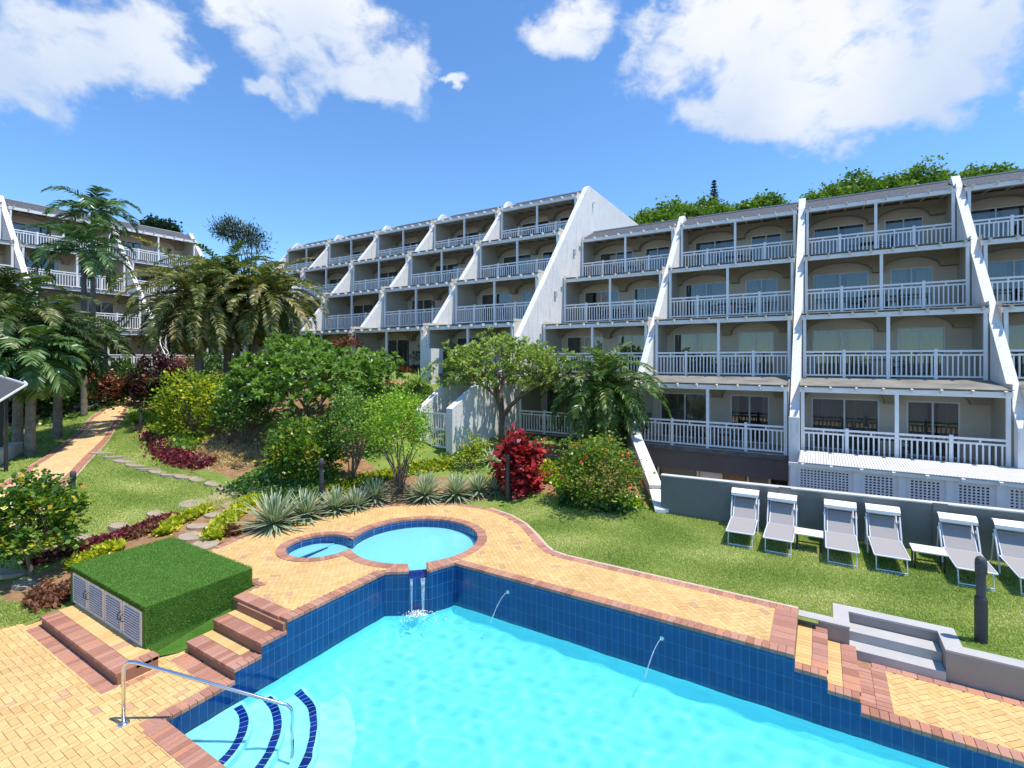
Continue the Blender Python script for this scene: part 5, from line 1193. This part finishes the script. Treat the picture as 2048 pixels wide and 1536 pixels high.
strip('red_flower_bed', [(800,743),(850,741),(905,741)], .5, 3500, .22, .07, F_brownr, 24)
strip('yellow_border_plants', [(1060,945),(1080,960),(1110,950),(1115,925)], .5, 2500, .16, .06, F_yel, 25)
strip('dark_ground_cover', [(895,905),(930,915),(960,905)], .5, 2500, .12, .06, F_green, 26)
strip('dark_ground_cover', [(1060,880),(1110,878),(1160,885)], .5, 3000, .14, .06, F_dark, 27)
# turf blades on the lawns near the eye
def blades(name, pix, n, seed, L=.045):
    Pz = [at(*p)[:2] for p in pix]; r = np.random.default_rng(seed); A_ = np.array(Pz); lo, hi = A_.min(0), A_.max(0); X = r.uniform(lo, hi, (n*2, 2)); X = X[inside_np(X[:, 0], X[:, 1], Pz) & ~inside_np(X[:, 0], X[:, 1], DECK_EDGE+DECK_IN)][:n]
    X = X[~((X[:, 0] > -.4) & (X[:, 1] < 10.7)) & ~((X[:, 0] > .15) & (X[:, 0] < 2.0) & (X[:, 1] < 11.32))]
    PT = np.c_[X, terr(X[:, 0], X[:, 1])-.004]; D = r.normal(0, .55, PT.shape)+[0, 0, 1]; l = L*r.uniform(.5, 1.2, len(X)); nzv = np.clip(.5+.36*np.sin(X[:, 0]*1.7+np.sin(X[:, 1]*1.3)*2)*np.cos(X[:, 1]*1.1+X[:, 0]*.6)+r.normal(0, .15, len(X)), 0, 1)
    tag(quads(leafquads(PT, D, l, .008+0*l, .1), name, F_grass, None, nzv), kind='stuff')
blades('lawn_grass', [(1000,1012),(1075,985),(1320,1020),(1460,1040),(2100,1095),(2300,1400),(1900,1280),(1600,1218),(1400,1170),(1110,1105),(1070,1060)], 190000, 1)
blades('lawn_grass', [(235,845),(330,915),(520,1000),(330,1050),(60,1140),(-20,1150),(0,1085),(160,940)], 110000, 2, .06)
blades('lawn_grass', [(0,845),(180,828),(40,950),(-40,960)], 20000, 3, .06)
blades('lawn_grass', [(-60,1205),(60,1205),(110,1225),(0,1262),(-60,1280)], 12000, 4, .05)

# ------------------------------------------------------------------ bollards
def bollard_proto():
    t = empty('bollard_light'); g = MB(); g.lathe([(.085, -.1), (.085, .72), (.075, .75)], 0, 0, 18); g.build('base_tube', M_dark, t, smooth=False)
    g = MB(); g.lathe([(.062, .74), (.062, 1.16)], 0, 0, 18); g.build('upper_tube', M_darkcap, t)
    g = MB(); g.lathe([(.078, 1.14), (.08, 1.30), (.074, 1.36), (.055, 1.40), (.025, 1.415)], 0, 0, 18); g.build('cap', M_darkcap, t, smooth=True); return t
bp_ = None
for u, v, s, lab in [(1962,1285,1,'dark bollard light on the lawn beside the grey stair'),(1016,1000,1.05,'dark bollard light in front of the crimson croton'),(643,1012,1.05,'dark bollard light standing between the striped agaves'),
                     (146,1035,.93,'dark bollard light left of the stepping stones, near the path'),(281,866,.85,'dark bollard light under the bright shrub at the path side'),(37,872,.55,'short dark bollard light on the planter by the shelter')]:
    o = bollard_proto() if bp_ is None else copy_tree(bp_); bp_ = bp_ or o; x, y, z = at(u, v); o.location = (x, y, z); o.scale = (s, s, s); tag(o, lab, 'bollard light', 'dark bollard lights')
# ------------------------------------------------------------------ loungers and tables
def lounger_proto():
    t = empty('sun_lounger'); W = .31
    g = MB(); g.box(-W+.02, W-.02, 0, 1.27, .375, .385); s = g.build('seat_sling', M_sling, t)
    g = MB()
    for x in (-W, W): g.tube([(x, -.02, .375), (x, 1.27, .375)], .016, 8)
    g.tube([(-W, -.02, .375), (W, -.02, .375)], .018, 8); g.tube([(-W, 1.27, .375), (W, 1.27, .375)], .014, 8); g.build('seat_frame', M_alu, t)
    g = MB(); g.tube([(-W+.04, .12, .37), (-W+.04, .04, .01), (W-.04, .04, .01), (W-.04, .12, .37)], .016, 8, ); g.tube([(-W+.04, .045, .05), (W-.04, .045, .05)], .014, 8); g.build('front_leg', M_alu, t)
    g = MB(); g.prism([(1.27, .38), (1.70, .80), (1.695, .81), (1.265, .39)], -W+.05, W-.05, 'x', .5); g.build('backrest_sling', M_sling, t)
    g = MB()
    for x in (-W+.035, W-.035): g.tube([(x, 1.25, .37), (x, 1.74, .84)], .014, 8)
    g.tube([(-W+.035, 1.74, .84), (W-.035, 1.74, .84)], .012, 8); g.build('backrest_frame', M_alu, t)
    for x in (-W-.02, W+.02):
        g = MB(); g.tube([(x, 1.16, .0), (x, 1.30, .40), (x, 1.58, .86)], .017, 8); g.tube([(x, 1.62, .72), (x, 1.84, .01)], .014, 8); g.lathe([(.03, .70), (.03, .76)], x, 1.6, 8); g.build('side_leg', M_alu, t)
        g = MB(); g.tube([(x*.98, 1.58, .84), (x*.98, 1.62, 1.02)], .008, 6); g.build('canopy_arm', M_black, t)
    g = MB(); n = 6; V = []
    for i in range(n+1):
        f = i/n; y = 1.50+.34*f; z = 1.03+.05*math.sin(f*math.pi)-.05*(1-f)**2
        V += [(-W-.03, y, z), (W+.03, y, z)]
    m_ = len(V); V += [(x, y, z-.02) for x, y, z in V]
    F = [(2*i, 2*i+1, 2*i+3, 2*i+2) for i in range(n)] + [(m_+2*i, m_+2*i+2, m_+2*i+3, m_+2*i+1) for i in range(n)] + [(0, m_, m_+1, 1), (m_-2, m_-1, 2*m_-1, 2*m_-2)]
    F += [(2*i, 2*i+2, m_+2*i+2, m_+2*i) for i in range(n)] + [(2*i+1, m_+2*i+1, m_+2*i+3, 2*i+3) for i in range(n)]
    g.add(V, F, .5); g.add([(-W-.03, 1.5, .98), (W+.03, 1.5, .98), (W+.03, 1.495, .91), (-W-.03, 1.495, .91)], [(0,1,2,3)], .5); g.build('canopy', M_canopy, t); return t
lp = None
for x, y, rz, lab in [(-1.70,13.42,.04,'leftmost sun lounger, grey sling with white sunshade, by the wall pier'),(-.87,13.4,.0,'second sun lounger from the left, left of the first white table'),
     (.41,13.42,.0,'sun lounger just right of the first white table'),(1.31,13.5,.02,'sun lounger between the third one and the second white table'),
     (2.68,13.52,.01,'sun lounger behind the bollard, right of the second white table'),(3.62,13.55,.0,'rightmost sun lounger, cut by the photo edge')]:
    o = lounger_proto() if lp is None else copy_tree(lp); lp = lp or o; o.location = (x, y, tz(x, y)-.005); o.rotation_euler[2] = rz; tag(o, lab, 'sun lounger', 'sun loungers in a row on the lawn')
def side_table_proto():
    t = empty('side_table'); g = MB(); g.box(-.3, .3, -.27, .27, .38, .41); g.build('table_top', M_tabletop, t, bevel=.008)
    for sx in (-.25, .25):
        for sy in (-.22, .22): g = MB(); g.box(sx-.016, sx+.016, sy-.016, sy+.016, 0, .38); g.build('leg', M_black, t)
    g = MB(); g.box(-.24, .24, -.225, -.205, .2, .225); g.build('crossbar', M_black, t); return t
o = side_table_proto(); o.location = (-.25, 14.25, tz(-.25, 14.25)); tag(o, 'first white side table, between the second and third loungers', 'side table', 'white side tables on the lawn')
o2 = copy_tree(o); o2.location = (2.03, 14.35, tz(2.03, 14.35)); tag(o2, 'second white side table, left of the lounger behind the bollard', 'side table', 'white side tables on the lawn')

# ------------------------------------------------------------------ shelter and planter at the left edge
xs_, ys_, zs_ = on(0, 780, 17.5)
t = empty('garden_shelter', (xs_, ys_, tz(xs_, ys_))); zz = zs_-t.location.z; tag(t, 'grey shelter roof with white trim on dark posts, cut by the left edge', 'shelter')
def W2L(u, v, d): p = Vector(on(u, v, d)) - Vector(t.location); return p
ax = Vector((1, 0, 0)); ay = Vector((0, 1, 0))
c_ = W2L(54, 770, 17.3); a1 = W2L(35, 750, 18.8); b1_ = W2L(-20, 815, 15.9); rdg = W2L(-60, 745, 17.5); rd2 = W2L(-120, 738, 18)
g = MB(); apex = W2L(-35, 742, 17.4)
for p, q in ((a1, c_), (c_, b1_), (b1_, W2L(-160, 830, 15)), (W2L(-160, 740, 20), a1)):
    g.add([p, q, apex, p-Vector((0,0,.06)), q-Vector((0,0,.06)), apex-Vector((0,0,.06))], [(0,1,2),(5,4,3),(0,3,4,1)], .5)
g.build('roof', M_darkcap, t)
g = MB()
for p, q in ((a1, c_), (c_, b1_), (c_, apex)): g.bar(p+Vector((0,0,.02)), q+Vector((0,0,.02)), .05, .05)
g.build('trim', M_paint, t)
for u, d in ((12, 16.8), (2, 18.4)):
    p = W2L(u, 800, d); g = MB(); zb = tz(p.x+t.location.x, p.y+t.location.y)-t.location.z; g.bar((p.x, p.y, zb-.1), (p.x, p.y, p.z+.1), .09, .09); g.build('post', M_black, t)
q0 = at(45, 905); q1 = at(-40, 955); t = wallthing('planter_wall', q1[:2], q0[:2], .35, min(q0[2], q1[2])-.1, q0[2]+.42, M_cap, 'low grey planter wall under the shelter at the left edge', cap=.04)
strip('green_ground_cover', [(-20,905),(30,880)], .4, 1500, .3, .05, F_lime, 40)

# ------------------------------------------------------------------ trees behind the buildings
def fartree(u, vtop, d, w_, h_, label, seed, mat=F_hill):
    x, y, zt = on(u, vtop, d); zb = min(hillz(x, y)-.3, zt-h_*1.1) if y > 42 else 3.5
    t = empty('hill_tree', (x, y, zb)); tag(t, label, 'tree', 'trees on the hill behind the hotel'); H = zt-zb; V, rn, C = leafcrown(620, 15, (w_, w_, h_/2), .34, .2, seed, .35, r0=.6, flat=-.4)
    quads(V+[0, 0, H-h_/2], 'crown', mat, t, rn); g = MB(); limbs(g, (0, 0, -.5), [Vector(c)+Vector((0, 0, H-h_/2)) for c in C[::14]], .35, seed); g.build('trunk', M_trunk, t)
FT = [(1300,439,62,3.4,4,'rounded dark tree at the right foot of the white gable'),(1355,416,64,4.6,6,'broad green tree above the roof beside the gable'),(1412,412,66,3.6,6,'pale green tree left of the lone pine'),
      (1470,428,66,2.6,4,'low dark tree right of the lone pine'),(1526,402,62,2.6,4.5,'single round tree above the roof between pine and hill'),(1585,422,66,3,4,'low tree peeping over the roof right of the single round tree'),
      (1665,382,64,3.6,7,'leftmost tree of the wooded hill'),(1715,364,66,4.2,8,'second tree of the wooded hill, highest on its left half'),(1775,369,62,3.0,6,'darker tree in the hollow of the wooded hill'),
      (1835,344,66,4.6,9,'highest rounded tree on the wooded hill'),(1905,359,64,3.4,6,'bright tree in the middle of the wooded hill'),(1960,347,68,4.0,7,'dark flat topped tree of the wooded hill'),(2010,344,70,3.4,7,'rightmost tree of the wooded hill in view')]
for i, a in enumerate(FT): fartree(*a, seed=300+i)
x, y, zt = on(1428, 364, 75); t = empty('norfolk_pine', (x, y, zt-11)); tag(t, 'lone dark narrow pine standing above the hill trees', 'pine tree'); Q = []; r = np.random.default_rng(4)
for k in range(22):
    z = 11-k*.45; rad = .12+k*.075; m = 8
    for i in range(m):
        a = i*6.283/m+k*.4; n = 5+k//2; f = np.linspace(.1, 1, n)[:, None]; P = np.c_[np.cos(a)*rad*f, np.sin(a)*rad*f, z+.12*f*rad]; Q.append(leafquads(P, r.normal(0, .5, (n, 3))+[math.cos(a), math.sin(a), .4], .32, .12))
quads(np.concatenate(Q), 'crown', F_pine, t); g = MB(); g.tube([(0,0,-2),(0,0,11)], [.2,.03], 6); g.build('trunk', M_trunk, t)
x, y, zt = on(478, 440, 56); t = empty('casuarina_tree', (x, y, 3.5)); tag(t, 'wispy dark tree rising behind the middle of the hotel roofs', 'tree'); V, rn, C = leafcrown(170, 14, (3.0, 2.2, 1.5), .55, .06, 401, .4, r0=.3, flat=-.6)
V[:, :, 2] += (V[:, :, 0]*-.35); quads(V+[0, 0, zt-3.5-1.8], 'crown', F_pine, t, rn); g = MB(); limbs(g, (0,0,0), [Vector(c)+Vector((0,0,zt-5.7)) for c in C[::12]], .25, 5); g.build('trunk', M_trunk, t)
fartree(318, 451, 62, 1.6, 2.5, 'tiny dark treetop just showing over the left hotel roof', 330, F_pine)
